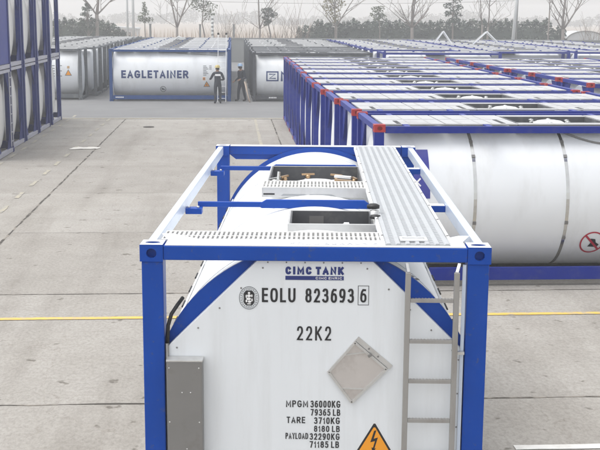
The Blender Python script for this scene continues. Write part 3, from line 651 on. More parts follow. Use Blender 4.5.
for k in range(8):
    a = 2*math.pi*k/8+0.25; d = Vector((math.cos(a), math.sin(a), 0)); s = Vector((-d.y, d.x, 0)); c = Vector((0.02, 3.80, 0))
    m = MB(); p = c+d*0.40
    m.beam(p-d*0.09+Vector((0, 0, 2.525)), p+d*0.06+Vector((0, 0, 2.515)), 0.045, 0.03, 0)
    m.lathe((p.x, p.y, 2.40), [(0.014, 0), (0.014, 0.165)], 10, 1); m.lathe((p.x, p.y, 2.545), [(0.03, 0), (0.03, 0.02), (0.02, 0.035)], 8, 1)
    m.beam(p-s*0.07+Vector((0, 0, 2.585)), p+s*0.07+Vector((0, 0, 2.585)), 0.022, 0.018, 1)
    m.build('swing_bolt', ['white_paint', 'brass'], cov)
m = MB()   # wing valve in the near left corner, stacked handles on the right
m.lathe((-0.40, 3.36, 2.42), [(0.05, 0), (0.05, 0.17), (0.035, 0.2), (0.03, 0.225)], 14, 0); m.beam((-0.45, 3.36, 2.64), (-0.345, 3.40, 2.655), 0.03, 0.03, 0); m.beam((-0.37, 3.37, 2.62), (-0.36, 3.39, 2.72), 0.02, 0.03, 0)
m.build('air_valve', 'steel', mbx)
m = MB()
for k in range(3): m.beam((0.20, 3.95-0.14*k, 2.56+0.02*(2-k)), (0.37, 3.92-0.14*k, 2.55+0.02*(2-k)), 0.06, 0.022, k % 2)
m.lathe((0.34, 3.75, 2.40), [(0.045, 0), (0.045, 0.14)], 12, 1); m.build('relief_valve', ['white_paint', 'brass'], mbx)
vbx = spill_box((-0.188, 0.443, 1.012, 1.585), 2.42, 'valve_box')
m = MB(); m.lathe((0.245, 1.10, 2.425), [(0.085, 0), (0.085, 0.15), (0.07, 0.18), (0.03, 0.20), (0.01, 0.203)], 24); m.box(0.225, 0.265, 1.03, 1.09, 2.63, 2.64); m.build('valve_cap', 'white_paint', vbx)
m = MB(); m.box(-0.05, 0.07, 1.579, 1.584, 2.50, 2.60); m.build('data_plate', 'box_grey', vbx)
m = MB(); m.lathe((0.475, 1.26, 2.60), [(0.035, 0), (0.035, 0.11)], 14, 1)
m.lathe((0.465, 1.29, 2.715), [(0.02, 0), (0.05, 0.006), (0.052, 0.03), (0.03, 0.042), (0.008, 0.044)], 16, 0); m.lathe((0.475, 1.14, 2.66), [(0.02, 0), (0.045, 0.008), (0.04, 0.03), (0.01, 0.036)], 14, 0)
m.build('remote_handle', ['black', 'steel'], vbx)

# ------------------------------------------------------------------ generic twenty-foot tank container, seen from outside
L20, W20 = 6.058, 2.438
def make_tank(name, fm, cm, sm_, rm, H=2.591, rail=None, bands=(1.64, 3.13, 4.6), red_all=True, roof='panels', detail=2, rail_top=None, R=1.175, gusset=True, recess=0.0):
    root = empty(name); rail = rail or fm
    zc = H/2+0.005
    for sx in (0, 1):
        X = (lambda d: d) if sx == 0 else (lambda d: L20-d)
        xa, xb = min(X(0.008), X(0.16)), max(X(0.008), X(0.16))
        for s_ in (0, 1):
            yy = (lambda d: d) if s_ == 0 else (lambda d: W20-d)
            m = MB(); m.box(xa, xb, min(yy(0.008), yy(0.155)), max(yy(0.008), yy(0.155)), 0.118, H-0.118); cp = m.build('corner_post', fm, root)
            if gusset:
                for z0, dz in ((H-0.12, -1), (0.14, 1)):
                    m = MB(); m.prism([(yy(0.156), z0), (yy(0.72), z0), (yy(0.156), z0+dz*0.70)], min(X(0.06), X(0.075)), max(X(0.06), X(0.075)), 'yz'); m.build('gusset_plate', fm, cp)
            for z0, fz in ((0, '-z'), (H-0.118, '+z')):
                m = MB(); casting(m, min(X(0), X(0.178)), max(X(0), X(0.178)), min(yy(0), yy(0.162)), max(yy(0), yy(0.162)), z0, z0+0.118, ('-y' if s_ == 0 else '+y', '-x' if sx == 0 else '+x', fz), 0, 8); m.build('corner_casting', cm, cp)
        for z0, z1 in ((H-0.10, H-0.008), (0.02, 0.14)):
            m = MB(); m.box(min(X(0.01), X(0.12)), max(X(0.01), X(0.12)), 0.163, W20-0.163, z0, z1); m.build('end_rail', rail, root)
    for y0, y1 in ((0.012, 0.085), (W20-0.085, W20-0.012)):
        m = MB(); m.box(0.179, L20-0.179, y0, y1, H-0.135, H-0.03); m.build('top_side_rail', rail_top or fm, root)
        m = MB(); m.box(0.179, L20-0.179, y0, y1+0.0, 0.10, 0.30); m.build('bottom_side_rail', fm, root)
    m = MB()
    prof = [(0.03, 0.085), (R*0.3, 0.09), (R*0.6, 0.105), (R*0.85, 0.135), (R*0.95, 0.165), (R*0.985, 0.195), (R, 0.24)]; prof = [(r, h+recess) for r, h in prof]; prof = prof+[(r, L20-h) for r, h in prof[::-1]]
    m.lathe((0, W20/2, zc), prof, 72, 0, 'x'); sh = m.build('tank_shell', sm_, root)
    for xb in bands:
        m = MB(); n = 72
        m.lathe((xb, W20/2, zc), [(R-0.004, -0.026), (R+0.004, -0.026), (R+0.004, 0.026), (R-0.004, 0.026)], n, 0, 'x', smooth=False)
        for a in (rad(35), rad(50), rad(104), rad(118)): # buckles on the near side
            y, z = W20/2-(R+0.008)*math.sin(a), zc+(R+0.008)*math.cos(a)
            m.beam((xb-0.028, y-0.004*math.sin(a), z), (xb+0.028, y-0.004*math.sin(a), z), 0.05, 0.012, 1, up=(0, -math.sin(a), math.cos(a)))
        m.build('band', ['steel', 'box_grey'], sh)
    # roof walk plates with an opening over the manhole
    m = MB(); zr = H-0.028
    if roof == 'panels':
        xs = (0.19, 1.20, 2.38, 3.92, 4.9, L20-0.19)
        for i in range(5):
            x0, x1 = xs[i]+0.012, xs[i+1]-0.012
            if i == 2:
                m.box(x0, x1, 0.42, 0.62, zr-0.02, zr); m.box(x0, x1, 1.78, 2.02, zr-0.02, zr)
            else:
                m.box(x0, x1, 0.42, W20/2-0.02, zr-0.02, zr); m.box(x0, x1, W20/2+0.02, 2.02, zr-0.02, zr)
        rf = m.build('walkway', rm, root)
        m = MB(); m.box(2.40, 3.90, 0.625, 1.775, H-0.135, H-0.12, 0)
        m.box(2.40, 3.90, 1.735, 1.775, H-0.119, zr-0.004); m.box(2.40, 3.90, 0.625, 0.665, H-0.119, zr-0.004)
        m.box(2.40, 2.43, 0.666, 1.734, H-0.119, zr-0.004); m.box(3.87, 3.90, 0.666, 1.734, H-0.119, zr-0.004)
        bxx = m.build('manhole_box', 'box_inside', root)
        m = MB(); m.lathe((3.1, 1.2, H-0.119), [(0.28, 0), (0.28, 0.03), (0.2, 0.07), (0.1, 0.085), (0.01, 0.088)], 24); m.build('manhole_cover', 'white_paint', bxx)
        for k in range(6):
            a = k*math.pi/3+.3; m = MB(); m.lathe((3.1+0.34*math.cos(a), 1.2+0.34*math.sin(a), H-0.119), [(0.03, 0), (0.03, 0.06), (0.05, 0.07), (0.01, 0.085)], 8); m.build('swing_bolt', 'steel', bxx)
        for (xa, ya, xb, yb) in ((0.42, 0.46, 0.44, 0.95), (2.12, 0.5, 2.12, 1.15), (4.35, 0.5, 4.35, 0.85)):
            m = MB(); m.box(xa, xa+0.07, ya, yb, zr+0.0005, zr+0.004); m.build('roof_slot', 'black', rf)
        for x, w in ((0.62, .02), (0.95, .02), (1.42, .05), (1.75, .02), (1.95, .02), (4.15, .06), (4.5, .02), (5.2, .02), (5.5, .05)):
            for ya, yb in ((0.50, 1.10), (1.32, 1.95)): m = MB(); m.box(x, x+w, ya, yb, zr+0.0005, zr+0.003); m.build('roof_seam', 'roof_grey', rf)
        for x in (0.5, 1.8, 4.1, 5.5):
            for ya, yb in ((0.086, 0.419), (2.021, W20-0.086)): m = MB(); m.box(x, x+0.09, ya, yb, zr-0.022, zr-0.004); m.build('walkway_bracket', fm, rf)
    else:
        m.box(0.16, L20-0.16, 0.12, 0.72, zr-0.02, zr); m.box(0.16, L20-0.16, 1.72, W20-0.12, zr-0.02, zr)
        for x in (1.0, 2.3, 3.7, 5.0): m.box(x, x+0.07, 0.7201, 1.7199, zr-0.03, zr-0.002)
        rf = m.build('walkway', rm, root)
        m = MB(); m.box(2.5, 3.5, 0.73, 1.71, H-0.16, H-0.05); m.lathe((3.0, 1.2, H-0.05), [(0.25, 0), (0.25, 0.04), (0.1, 0.08), (0.01, 0.085)], 18, 1); m.build('manhole_box', ['box_inside', 'white_paint'], root)
    return root, sh, zc, R
def make_far_tank(name, fm, sm_, rm, H=2.591, R=1.13):
    """for the rows a long way back: frame, shell and roof only"""
    root = empty(name); zc = H/2+0.03
    m = MB()
    for x0, x1 in ((0.0, 0.15), (L20-0.15, L20)):
        for y0, y1 in ((0.0, 0.14), (W20-0.14, W20)): m.box(x0, x1, y0, y1, 0, H)
        m.box(x0+0.01, x1-0.01, 0.1401, W20-0.1401, H-0.10, H-0.01); m.box(x0+0.01, x1-0.01, 0.1401, W20-0.1401, 0.02, 0.14)
    for y0, y1 in ((0.01, 0.09), (W20-0.09, W20-0.01)): m.box(0.1501, L20-0.1501, y0, y1, H-0.13, H-0.03); m.box(0.1501, L20-0.1501, y0, y1, 0.1, 0.28)
    m.build('frame', fm, root)
    m = MB(); m.lathe((0, W20/2, zc), [(0.03, 0.2), (R*0.6, 0.235), (R*0.9, 0.33), (R, 0.42), (R, L20-0.42), (R*0.9, L20-0.33), (R*0.6, L20-0.235), (0.03, L20-0.2)], 36, 0, 'x'); m.build('tank_shell', sm_, root)
    m = MB(); zr = H-0.02
    m.box(0.16, L20-0.16, 0.14, 0.75, zr-0.02, zr); m.box(0.16, L20-0.16, 1.7, W20-0.14, zr-0.02, zr)
    for x in (1.0, 2.0, 3.4, 5.0): m.box(x, x+0.07, 0.7501, 1.6999, zr-0.03, zr-0.002)
    m.box(2.3, 3.3, 0.76, 1.69, H-0.15, H+0.015, 1)
    for x in (0.05, 1.5, 2.9, 4.4, L20-0.15): m.box(x, x+0.1, 0.02, 0.10, H+0.001, H+0.05, 2)
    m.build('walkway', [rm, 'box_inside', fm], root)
    return root
def place(o, x, y, z=0.0, rz=TH): o.location = (x, y, z); o.rotation_euler = (0, 0, rz)
def band_marks(root): pass

# ---- row of blue tanks with red corners beside the near tank
ROWA = [(0.91, 9.70), (0.66, 12.58), (0.39, 15.25), (0.12, 18.1), (-0.09, 20.75), (-0.27, 23.4), (-0.45, 26.3), (-0.61, 28.95), (-0.78, 31.5), (-0.98, 34.08), (-1.16, 36.62)]
ROWB = [(7.04, 21.44), (6.80, 24.15), (6.55, 26.85), (6.22, 29.4), (6.03, 31.98), (5.80, 34.5), (5.59, 37.02)]
pa, sh, zc, R = make_tank('tank_container', 'row_blue', 'red', 'white_shell', 'roof_white')
lab_a = 'white tank in blue frame with red corners, %s'
grp_a = 'blue framed tanks with red corners beside the near tank'
tankA = []
for i, (x, y) in enumerate(ROWA):
    o = pa if i == 0 else copy_tree(pa)
    place(o, x, y)
    t = ('foremost right of the near tank' if i == 0 else 'rearmost of the long row' if i == len(ROWA)-1 else '%s from the front of the long row' % ORD[i])
    tag(o, lab_a % t, 'tank container', grp_a); tankA.append(o)
for i, (x, y) in enumerate(ROWB):
    o = copy_tree(pa); place(o, x, y)
    t = ('nearest in the right edge row' if i == 0 else 'farthest in the right edge row' if i == len(ROWB)-1 else '%s nearest in right edge row' % ORD[i])
    tag(o, lab_a % t, 'tank container', 'blue framed tanks with red corners in the right hand row')
# what only the foremost one shows: blue sign with white letters, red no-step ring, cable, chocks
shA = [c for c in pa.children if c.name.startswith('tank_shell')][0]
zs = [0.3+0.06*k for k in range(36)]
def decal(root_shell, mb, name, mats, eps=0.004, zc_=zc, R_=R):
    o = mb.build(name, mats, root_shell, fix=False); wrap(o, W20/2, zc_, R_+eps, zs); return o
m = MB(); poly_flat(m, [(0.22, 1.42), (0.915, 1.42), (0.915, 2.155), (0.22, 2.155)], 0, 0)
put_text(m, 'E', 0.65, 0.74, 1.84, 1.975, -0.004, 1, 0.2); put_text(m, 'X', 0.645, 0.77, 1.61, 1.735, -0.004, 1, 0.2); decal(shA, m, 'blue_sign', ['decal_blue', 'sign_white'])
m = MB(); m.ring(3.62, 0.655, 0.20, 0.20, 0.175, 0.175, -0.002, 0.002, 40, 0)
c45 = math.cos(rad(45)); poly_flat(m, [(3.62-0.18*c45-0.012, 0.655+0.18*c45-0.012), (3.62+0.18*c45-0.012, 0.655-0.18*c45-0.012), (3.62+0.18*c45+0.012, 0.655-0.18*c45+0.012), (3.62-0.18*c45+0.012, 0.655+0.18*c45+0.012)], -0.003, 0)
poly_flat(m, [(3.56, 0.58), (3.72, 0.57), (3.74, 0.62), (3.68, 0.66), (3.66, 0.72), (3.58, 0.73), (3.60, 0.66)], -0.0015, 1); decal(shA, m, 'no_step_sign', ['sign_red', 'letter'])
m = MB(); pts = []
for k in range(13):
    q = k/12; x = 3.10+q*1.1; z = 2.44-0.20*math.sin(min(q*1.4, 1)*math.pi/2)+0.05*max(0, q-.7); pts.append((x, W20/2-math.sqrt((R+0.02)**2-(z-zc)**2), z))
m.tube(pts, 0.014, 8); m.build('hose', 'box_grey', shA)

# ---- two-tier stack at the left
pl_, shL, zcL, RL = make_tank('tank_container', 'navy', 'navy', 'cream_shell', 'roof_white', rail='lavender', bands=(), recess=0.08)
first = True
B0 = (-9.63, 27.45)
colname = ['nearest', 'second nearest', 'third nearest', 'fourth nearest', 'farthest']
for i, t in enumerate((-2.70, 0.0, 2.68, 5.36, 8.30)):
    ex = 0.14 if i == 0 else 0.0
    xr, yr = B0[0]-t*SU+ex*CU, B0[1]+t*CU
    for tier in (0, 1):
        o = pl_ if first else copy_tree(pl_); first = False
        place(o, xr-L20*CU, yr-L20*SU, tier*2.597)
        tag(o, 'off white tank in navy frame, %s column of the left stack, %s tier' % (colname[i], ('lower', 'upper')[tier]), 'tank container', 'stacked navy framed tanks at the left edge')
        if i == 0: nearest_stack = (o,) if tier == 0 else nearest_stack+(o,)
o = nearest_stack[0]; m = MB()
for y in (1.95, 2.25): m.box(L20+0.002, L20+0.03, y-0.02, y+0.02, 0.2, 2.5)
for k in range(8): m.box(L20+0.005, L20+0.025, 1.97, 2.23, 0.35+0.28*k, 0.38+0.28*k)
m.build('ladder', 'lavender', o)
m = MB(); m.box(L20-0.05, L20-0.03, 0.165, W20-0.165, 0.16, 2.45); m.build('end_panel', 'row_blue', nearest_stack[1])

# ---- far blocks beyond the aisle
def far_col(proto, s, t0, n, pitch, lab, grp, start=0, jit=0.05, seed=3, used=[]):
    rnd = random.Random(seed)
    for k in range(start, n):
        x, y = G(s+rnd.uniform(-jit, jit), t0+pitch*k)
        o = copy_tree(proto) if proto in used else proto
        if proto not in used: used.append(proto)
        place(o, x, y); tag(o, lab % (ORD[k]+' row' if k else 'front row'), 'tank container', grp)
def grid_of(x, y): return (x*CU+y*SU, -x*SU+y*CU)
sE, tE = grid_of(-10.30, 48.15)
eagle, shE, zcE, RE = make_tank('tank_container', 'eagle_blue', 'eagle_blue', 'white_shell', 'roof_white', bands=())
place(eagle, *G(sE, tE)); tag(eagle, 'white tank lettered EAGLETAINER in blue frame, with a man before it', 'tank container')
zs = [0.3+0.04*k for k in range(54)]
m = MB(); put_text(m, 'EAGLETAINER', 0.60, 3.94, 1.15, 1.54, -0.003, 0, 0.225, 0.1)
decal(shE, m, 'lettering', ['eagle_letter'], zc_=zcE, R_=RE)
m = MB(); m.ring(2.66, 0.60, 0.15, 0.15, 0.12, 0.12, -0.003, 0.002, 32, 0); poly_flat(m, [(2.58, 0.56), (2.74, 0.54), (2.74, 0.60), (2.64, 0.66), (2.58, 0.66)], -0.003, 0); decal(shE, m, 'round_sign', ['letter_grey'], zc_=zcE, R_=RE)
m = MB()
for k in range(7): m.box(4.68, 4.84+0.05*(k % 3), -0.003, -0.002, 1.75-0.075*k, 1.78-0.075*k, 0)
for k in range(3): m.box(4.98, 5.10, -0.003, -0.002, 1.75-0.075*k, 1.78-0.075*k, 0)
poly_flat(m, [(4.66, 1.06), (4.78, 1.06), (4.78, 1.20), (4.66, 1.20)], -0.003, 1); poly_flat(m, [(4.69, 1.09), (4.75, 1.09), (4.75, 1.17), (4.69, 1.17)], -0.004, 0)
poly_flat(m, [(4.68, 0.72), (5.02, 0.72), (4.85, 1.02)], -0.003, 0); poly_flat(m, [(4.73, 0.75), (4.97, 0.75), (4.85, 0.96)], -0.004, 1); poly_flat(m, [(4.83, 0.78), (4.87, 0.78), (4.87, 0.88), (4.83, 0.88)], -0.005, 0)
decal(shE, m, 'hazard_label', ['letter_grey', 'sign_yellow'], zc_=zcE, R_=RE)
mb_dots = MB()
for k in range(6): mb_dots.box(0.30+0.07*k, 0.35+0.07*k, 0.008, 0.0105, 0.17, 0.235)
mb_dots.build('rail_marking', 'sign_white', eagle)
m = MB()
pts = [(3.3+0.14*k, W20/2-math.sqrt(max((RE+0.02)**2-((2.37-0.006*k)-zcE)**2, 0)), 2.37-0.006*k) for k in range(18)]; m.tube(pts, 0.012, 6); m.build('hose', 'box_grey', shE)

fe = make_far_tank('tank_container', 'eagle_blue', 'white_shell', 'roof_white')
far_col(fe, sE, tE, 12, 2.62, 'pale roofed tank in blue frame, %s behind the EAGLETAINER tank', 'tanks in the column behind EAGLETAINER', start=1, seed=5)
# grey block at the left
sL, tL = grid_of(-17.86, 48.45)
gl, shG, zcG, RG = make_tank('tank_container', 'grey_frame', 'grey_frame', 'white_shell', 'roof_grey', bands=())
place(gl, *G(sL, tL)); tag(gl, 'white tank in grey frame with yellow triangle, front row left of EAGLETAINER', 'tank container', 'grey framed tanks in the left far block')
m = MB()
for r_ in range(5):
    for k in range(4-(r_ % 2)): m.box(4.0+0.36*k, 4.28+0.36*k, -0.003, -0.002, 1.70-0.13*r_, 1.735-0.13*r_, 0)
poly_flat(m, [(5.50, 1.22), (5.86, 1.22), (5.68, 1.54)], -0.003, 0); poly_flat(m, [(5.55, 1.25), (5.81, 1.25), (5.68, 1.48)], -0.004, 1); m.box(5.62, 5.74, -0.003, -0.002, 1.58, 1.70, 2)
m.v = [(x-0.3, y, z) for x, y, z in m.v]
decal(shG, m, 'hazard_label', ['letter_grey', 'sign_yellow', 'brass'], zc_=zcG, R_=RG)
fg = make_far_tank('tank_container', 'grey_frame', 'white_shell', 'roof_grey')
far_col(fg, sL+0.35, tL, 13, 2.62, 'white tank in grey frame, %s of the block left of EAGLETAINER', 'grey framed tanks in the left far block', start=1, jit=0.12, seed=6)
# the dark framed tank with the boxed letter and its column
sN, tN = grid_of(-3.16, 48.55)
ni, shN, zcN, RN = make_tank('tank_container', 'dark_grey', 'dark_grey', 'white_shell', 'roof_dark', H=2.46, bands=(), R=1.14)
place(ni, *G(sN, tN)); tag(ni, 'white tank in dark grey frame with a boxed N on its side', 'tank container')
m = MB(); x0, x1, z0, z1 = 0.69, 1.31, 1.02, 1.52; e = 0.065
m.box(x0, x1, -0.003, -0.002, z0, z0+e); m.box(x0, x1, -0.003, -0.002, z1-e, z1); m.box(x0, x0+e, -0.003, -0.002, z0+e, z1-e); m.box(x1-e, x1, -0.003, -0.002, z0+e, z1-e)
put_text(m, 'Z', 0.83, 1.17, 1.14, 1.40, -0.003, 0, 0.2); put_text(m, 'N', 1.42, 1.93, 1.02, 1.52, -0.003, 0, 0.2)
decal(shN, m, 'lettering', ['eagle_letter'], zc_=zcN, R_=RN)
m = MB()
for k in range(5): m.box(0.82+0.08*k, 0.88+0.08*k, 0.008, 0.0105, 0.17, 0.235)
m.build('rail_marking', 'sign_white', ni)
m = MB(); m.box(0.145, 0.160, 0.131, W20-0.131, 0.15, 2.33); m.build('end_panel', 'dark_grey', ni)
fn = make_far_tank('tank_container', 'dark_grey', 'white_shell', 'roof_dark', H=2.46, R=1.08); fn2 = make_far_tank('tank_container', 'grey_frame', 'white_shell', 'roof_grey', H=2.5, R=1.1)
far_col(fn, sN, tN, 4, 2.62, 'dark roofed tank, %s of the column with the boxed N', 'dark roofed tanks behind the boxed N', start=1, seed=7)
far_col(fn2, sN, tN, 12, 2.62, 'grey roofed tank, %s of the column with the boxed N', 'grey roofed tanks behind the boxed N', start=4, jit=0.1, seed=8)
# blue framed block at the right
sB, tB = grid_of(3.38, 48.95)
fb = make_far_tank('tank_container', 'row_blue', 'white_shell', 'roof_white', H=2.5, R=1.1)
far_col(fb, sB, tB, 1, 2.62, 'white tank in blue frame, %s of the far right block, left one', 'blue framed tanks of the far right block', seed=9)
fb2 = fb
for k, (s, d) in enumerate(((4.32, 1), (10.62, 1))):
    o = copy_tree(fb); place(o, *G(sB+s, tB+2.62*d)); tag(o, 'white tank in blue frame, second row of far right block, %s' % ('middle one' if k == 0 else 'at picture edge'), 'tank container', 'blue framed tanks of the far right block')
for c, (ds, nm) in enumerate(((-0.1, 'left column'), (6.2, 'middle column'), (12.5, 'right column'))):
    far_col(fb, sB+ds, tB, 12, 2.62, 'white roofed blue tank, far right block, %s, '+nm, 'blue framed tanks of the far right block', start=2, jit=0.12, seed=20+c)
# folding handrails standing up on far roofs
for k, (x, y, w) in enumerate(((11.43, 68.0, 0.9), (8.6, 68.6, 0.6))):
    m = MB(); z = 2.47
    m.beam((x-w, y, z), (x, y, z+0.84), 0.11, 0.07); m.beam((x, y-0.01, z+0.86), (x+w, y-0.01, z), 0.11, 0.07)
    m.beam((x-w, y+0.8, z), (x, y+0.8, z+0.8), 0.05, 0.05, 1); m.beam((x, y+0.79, z+0.82), (x+w, y+0.79, z), 0.05, 0.05, 1); m.tube([(x, y, z+0.82), (x, y+0.8, z+0.8)], 0.025, 6, 1)
    o = m.build('folding_handrail', ['white_paint', 'pole']); tag(o, ('larger' if k == 0 else 'smaller')+' white folded handrail peaking on a far tank roof at right', 'handrail', 'folded handrails on far roofs')
m = MB(); m.tube([(-9.72, 70, 2.60), (-9.45, 70.0, 2.82), (-9.0, 70, 2.60)], 0.06, 6); m.box(-9.4, -9.0, 69.8, 70.2, 2.6, 2.78); o = m.build('roof_hatch', 'pole'); tag(o, 'pale open hatch on a roof in the column behind EAGLETAINER', 'hatch')

# ------------------------------------------------------------------ portable ladder, people, litter
t = tag(empty('ladder', (-4.66, 47.86, 0)), 'tall portable aluminium ladder leaning on the EAGLETAINER tank', 'ladder')
top = Vector((0, 0.62, 3.34))
m = MB()
for s in (-0.2, 0.2): m.beam((s, 0, 0.02), (s, top.y, top.z), 0.05, 0.03, 0, up=(1, 0, 0))
m.build('side_rail', 'white_paint', t)
for k in range(11):
    q = 0.06+0.088*k; m = MB(); m.tube([(-0.17, top.y*q, top.z*q), (0.17, top.y*q, top.z*q)], 0.016, 6); m.build('rung', 'white_paint', t)
for s in (-0.2, 0.2):
    m = MB(); m.box(s-0.045, s+0.045, top.y-0.03, top.y+0.03, top.z-0.03, top.z+0.07); m.build('end_cap', 'black', t)
m = MB(); m.tube([(-3.56, 48.5, 1.0), (-3.42, 48.25, 0.5), (-3.26, 47.95, 0.02)], 0.028, 8); m.tube([(-3.50, 48.7, 1.0), (-3.36, 48.5, 0.02)], 0.02, 8)
o = m.build('leaning_pole', 'timber'); o.data.materials[0] = M['reed']; tag(o, 'pale pole leaning on the ground beside the man in the gap', 'pole')

def person(name, joints, edges, skin_ids, label, helmet, face_dir, strip=True):
    me = bpy.data.meshes.new(name); keys = list(joints)
    me.from_pydata([joints[k][0] for k in keys], [(keys.index(a), keys.index(b)) for a, b in edges][:], [])
    o = bpy.data.objects.new(name, me); COL.objects.link(o)
    sk = o.modifiers.new('skin', 'SKIN'); ss = o.modifiers.new('sub', 'SUBSURF'); ss.levels = 2; ss.render_levels = 2
    for i, k in enumerate(keys):
        r = joints[k][1]; me.skin_vertices[0].data[i].radius = (r if hasattr(r, '__len__') else (r, r))
        me.skin_vertices[0].data[i].use_root = (k == 'pelvis')
    dg = bpy.context.evaluated_depsgraph_get(); em = bpy.data.meshes.new_from_object(o.evaluated_get(dg))
    bpy.data.objects.remove(o); em.materials.clear(); em.materials.append(M['overall']); em.materials.append(M['skin']); em.materials.append(M['black'])
    P = {k: Vector(joints[k][0]) for k in keys}
    for p in em.polygons:
        c = p.center; k = min(P, key=lambda q: (P[q]-c).length)
        p.material_index = 1 if k in skin_ids else 2 if k.startswith('foot') or k.startswith('toe') else 0; p.use_smooth = True
    em.name = name
    b = bpy.data.objects.new(name, em); COL.objects.link(b); tag(b, label, 'person')
    h = P['head']; f = Vector(face_dir).normalized(); sd_ = f.cross(Vector((0, 0, 1)))
    m = MB()       # face: nose, eyes, ears
    m.lathe(tuple(h+f*0.105-Vector((0, 0, 0.01))), [(0.018, -0.03), (0.012, 0.02), (0.004, 0.035)], 8, 0)
    for s in (-1, 1):
        e = h+f*0.088+sd_*s*0.034+Vector((0, 0, 0.022)); m.lathe(tuple(e), [(0.004, -0.008), (0.011, 0), (0.004, 0.008)], 8, 1)
        q = h+sd_*s*0.083; m.lathe(tuple(q), [(0.008, -0.03), (0.018, 0), (0.008, 0.03)], 8, 0)
    q = h+f*0.09-Vector((0, 0, 0.055)); m.beam(q-sd_*0.025, q+sd_*0.025, 0.012, 0.01, 1); m.build('face', ['skin', 'black'], b)
    m = MB(); m.lathe(tuple(h+Vector((0, 0, -0.06))-f*0.012), [(0.088, 0), (0.098, 0.05), (0.09, 0.09)], 16); m.build('hair', 'black', b)
    m = MB(); m.lathe(tuple(h+Vector((0, 0, 0.045))), [(0.15, 0), (0.152, 0.012), (0.126, 0.02), (0.12, 0.06), (0.1, 0.1), (0.06, 0.125), (0.01, 0.133)], 20); m.box(-0.001, 0.001, -0.001, 0.001, 0, 0.001)
    m.v = m.v[:-8]; m.f = m.f[:-6]; m.mi = m.mi[:-6]; m.sm = m.sm[:-6]; m.build('helmet', helmet, b)
    return b
def hand(J, E, side, wrist, d, up, curl=0.3):
    """palm and five fingers grown from the wrist joint; d: pointing direction, up: back of the hand's side axis"""
    d = Vector(d).normalized(); up = Vector(up).normalized(); nrm = d.cross(up).normalized(); w = Vector(wrist)
    palm = w+d*0.075; J['palm'+side] = (tuple(palm), (0.036, 0.022)); E.append(('wrist'+side, 'palm'+side))
    for k, (off, ln) in enumerate(((-0.030, 0.062), (-0.010, 0.078), (0.010, 0.082), (0.030, 0.074))):
        a = palm+d*0.03+up*off*1.0; b = a+d*ln*0.55+nrm*ln*curl*0.3; c = b+d*ln*0.4+nrm*ln*curl*0.8
        J['fin%d%s' % (k, side)] = (tuple(a), 0.0105); J['fa%d%s' % (k, side)] = (tuple(b), 0.0095); J['fb%d%s' % (k, side)] = (tuple(c), 0.008)
        E += [('palm'+side, 'fin%d%s' % (k, side)), ('fin%d%s' % (k, side), 'fa%d%s' % (k, side)), ('fa%d%s' % (k, side), 'fb%d%s' % (k, side))]
    a = w+d*0.04+up*0.045; b = a+d*0.04+up*0.02
    J['ta'+side] = (tuple(a), 0.012); J['tb'+side] = (tuple(b), 0.010); E += [('wrist'+side, 'ta'+side), ('ta'+side, 'tb'+side)]
def body(f, lean=0.0, hl=None, hr=None, el=None, er=None, stride=0.0, hd=None):
    """joints in metres; f: facing direction (unit xy). Hand targets and elbows given in body axes (right, forward, up)"""
    f = Vector((f[0], f[1], 0)).normalized(); r = f.cross(Vector((0, 0, 1)))
    W = lambda a, b, c: tuple(r*a+f*b+Vector((0, 0, c)))
    J = {'pelvis': (W(0, 0, 0.95), (0.165, 0.12)), 'waist': (W(0, 0.01+lean*.3, 1.10), (0.155, 0.115)), 'chest': (W(0, 0.01+lean, 1.32), (0.18, 0.13)), 'collar': (W(0, lean, 1.46), (0.12, 0.09)),
         'neck': (W(0, 0.015+lean*1.2, 1.53), 0.055), 'head': (W(0, 0.05+lean*1.5, 1.645), (0.09, 0.10)), 'crown': (W(0, 0.04+lean*1.5, 1.73), 0.075)}
    E = [('pelvis', 'waist'), ('waist', 'chest'), ('chest', 'collar'), ('collar', 'neck'), ('neck', 'head'), ('head', 'crown')]
    for s, n in ((-1, 'L'), (1, 'R')):
        st = stride*s
        J['hip'+n] = (W(s*0.095, 0, 0.88), 0.105); J['knee'+n] = (W(s*0.115, 0.02+st*.55, 0.50), 0.075); J['ankle'+n] = (W(s*0.125, -0.02+st, 0.10), 0.056)
        J['foot'+n] = (W(s*0.13, -0.01+st, 0.055), (0.05, 0.05)); J['toe'+n] = (W(s*0.145, 0.16+st, 0.04), (0.045, 0.035))
        E += [('pelvis', 'hip'+n), ('hip'+n, 'knee'+n), ('knee'+n, 'ankle'+n), ('ankle'+n, 'foot'+n), ('foot'+n, 'toe'+n)]
        e = el if s < 0 else er; h = hl if s < 0 else hr
        J['shoulder'+n] = (W(s*0.19, lean, 1.42), 0.078); J['elbow'+n] = (W(*e), 0.056); J['wrist'+n] = (W(*h), 0.036)
        E += [('collar', 'shoulder'+n), ('shoulder'+n, 'elbow'+n), ('elbow'+n, 'wrist'+n)]
        d = Vector(W(*h))-Vector(W(*e)); hand(J, E, n, W(*h), d, r*(-s) if abs(d.normalized().z) > 0.5 else Vector((0, 0, 1)))
    skin = {'neck', 'head', 'crown'}|{k for k in J if k.startswith(('palm', 'fin', 'fa', 'fb', 'ta', 'tb'))}
    return J, E, skin
J, E, sk_ = body((-0.15, 1), 0.03, hl=(-0.34, 0.42, 1.13), el=(-0.32, 0.16, 1.16), hr=(0.20, 0.30, 1.10), er=(0.30, -0.02, 1.14), stride=0.03)
p1 = person('person', J, E, sk_, 'man in dark overalls and yellow helmet seen from behind, reaching to the EAGLETAINER tank', 'helmet_yellow', (-0.15, 1, 0))
p1.location = (-4.80, 47.25, 0); p1.scale = (1.03, 1.03, 1.03)
m = MB(); vs = []
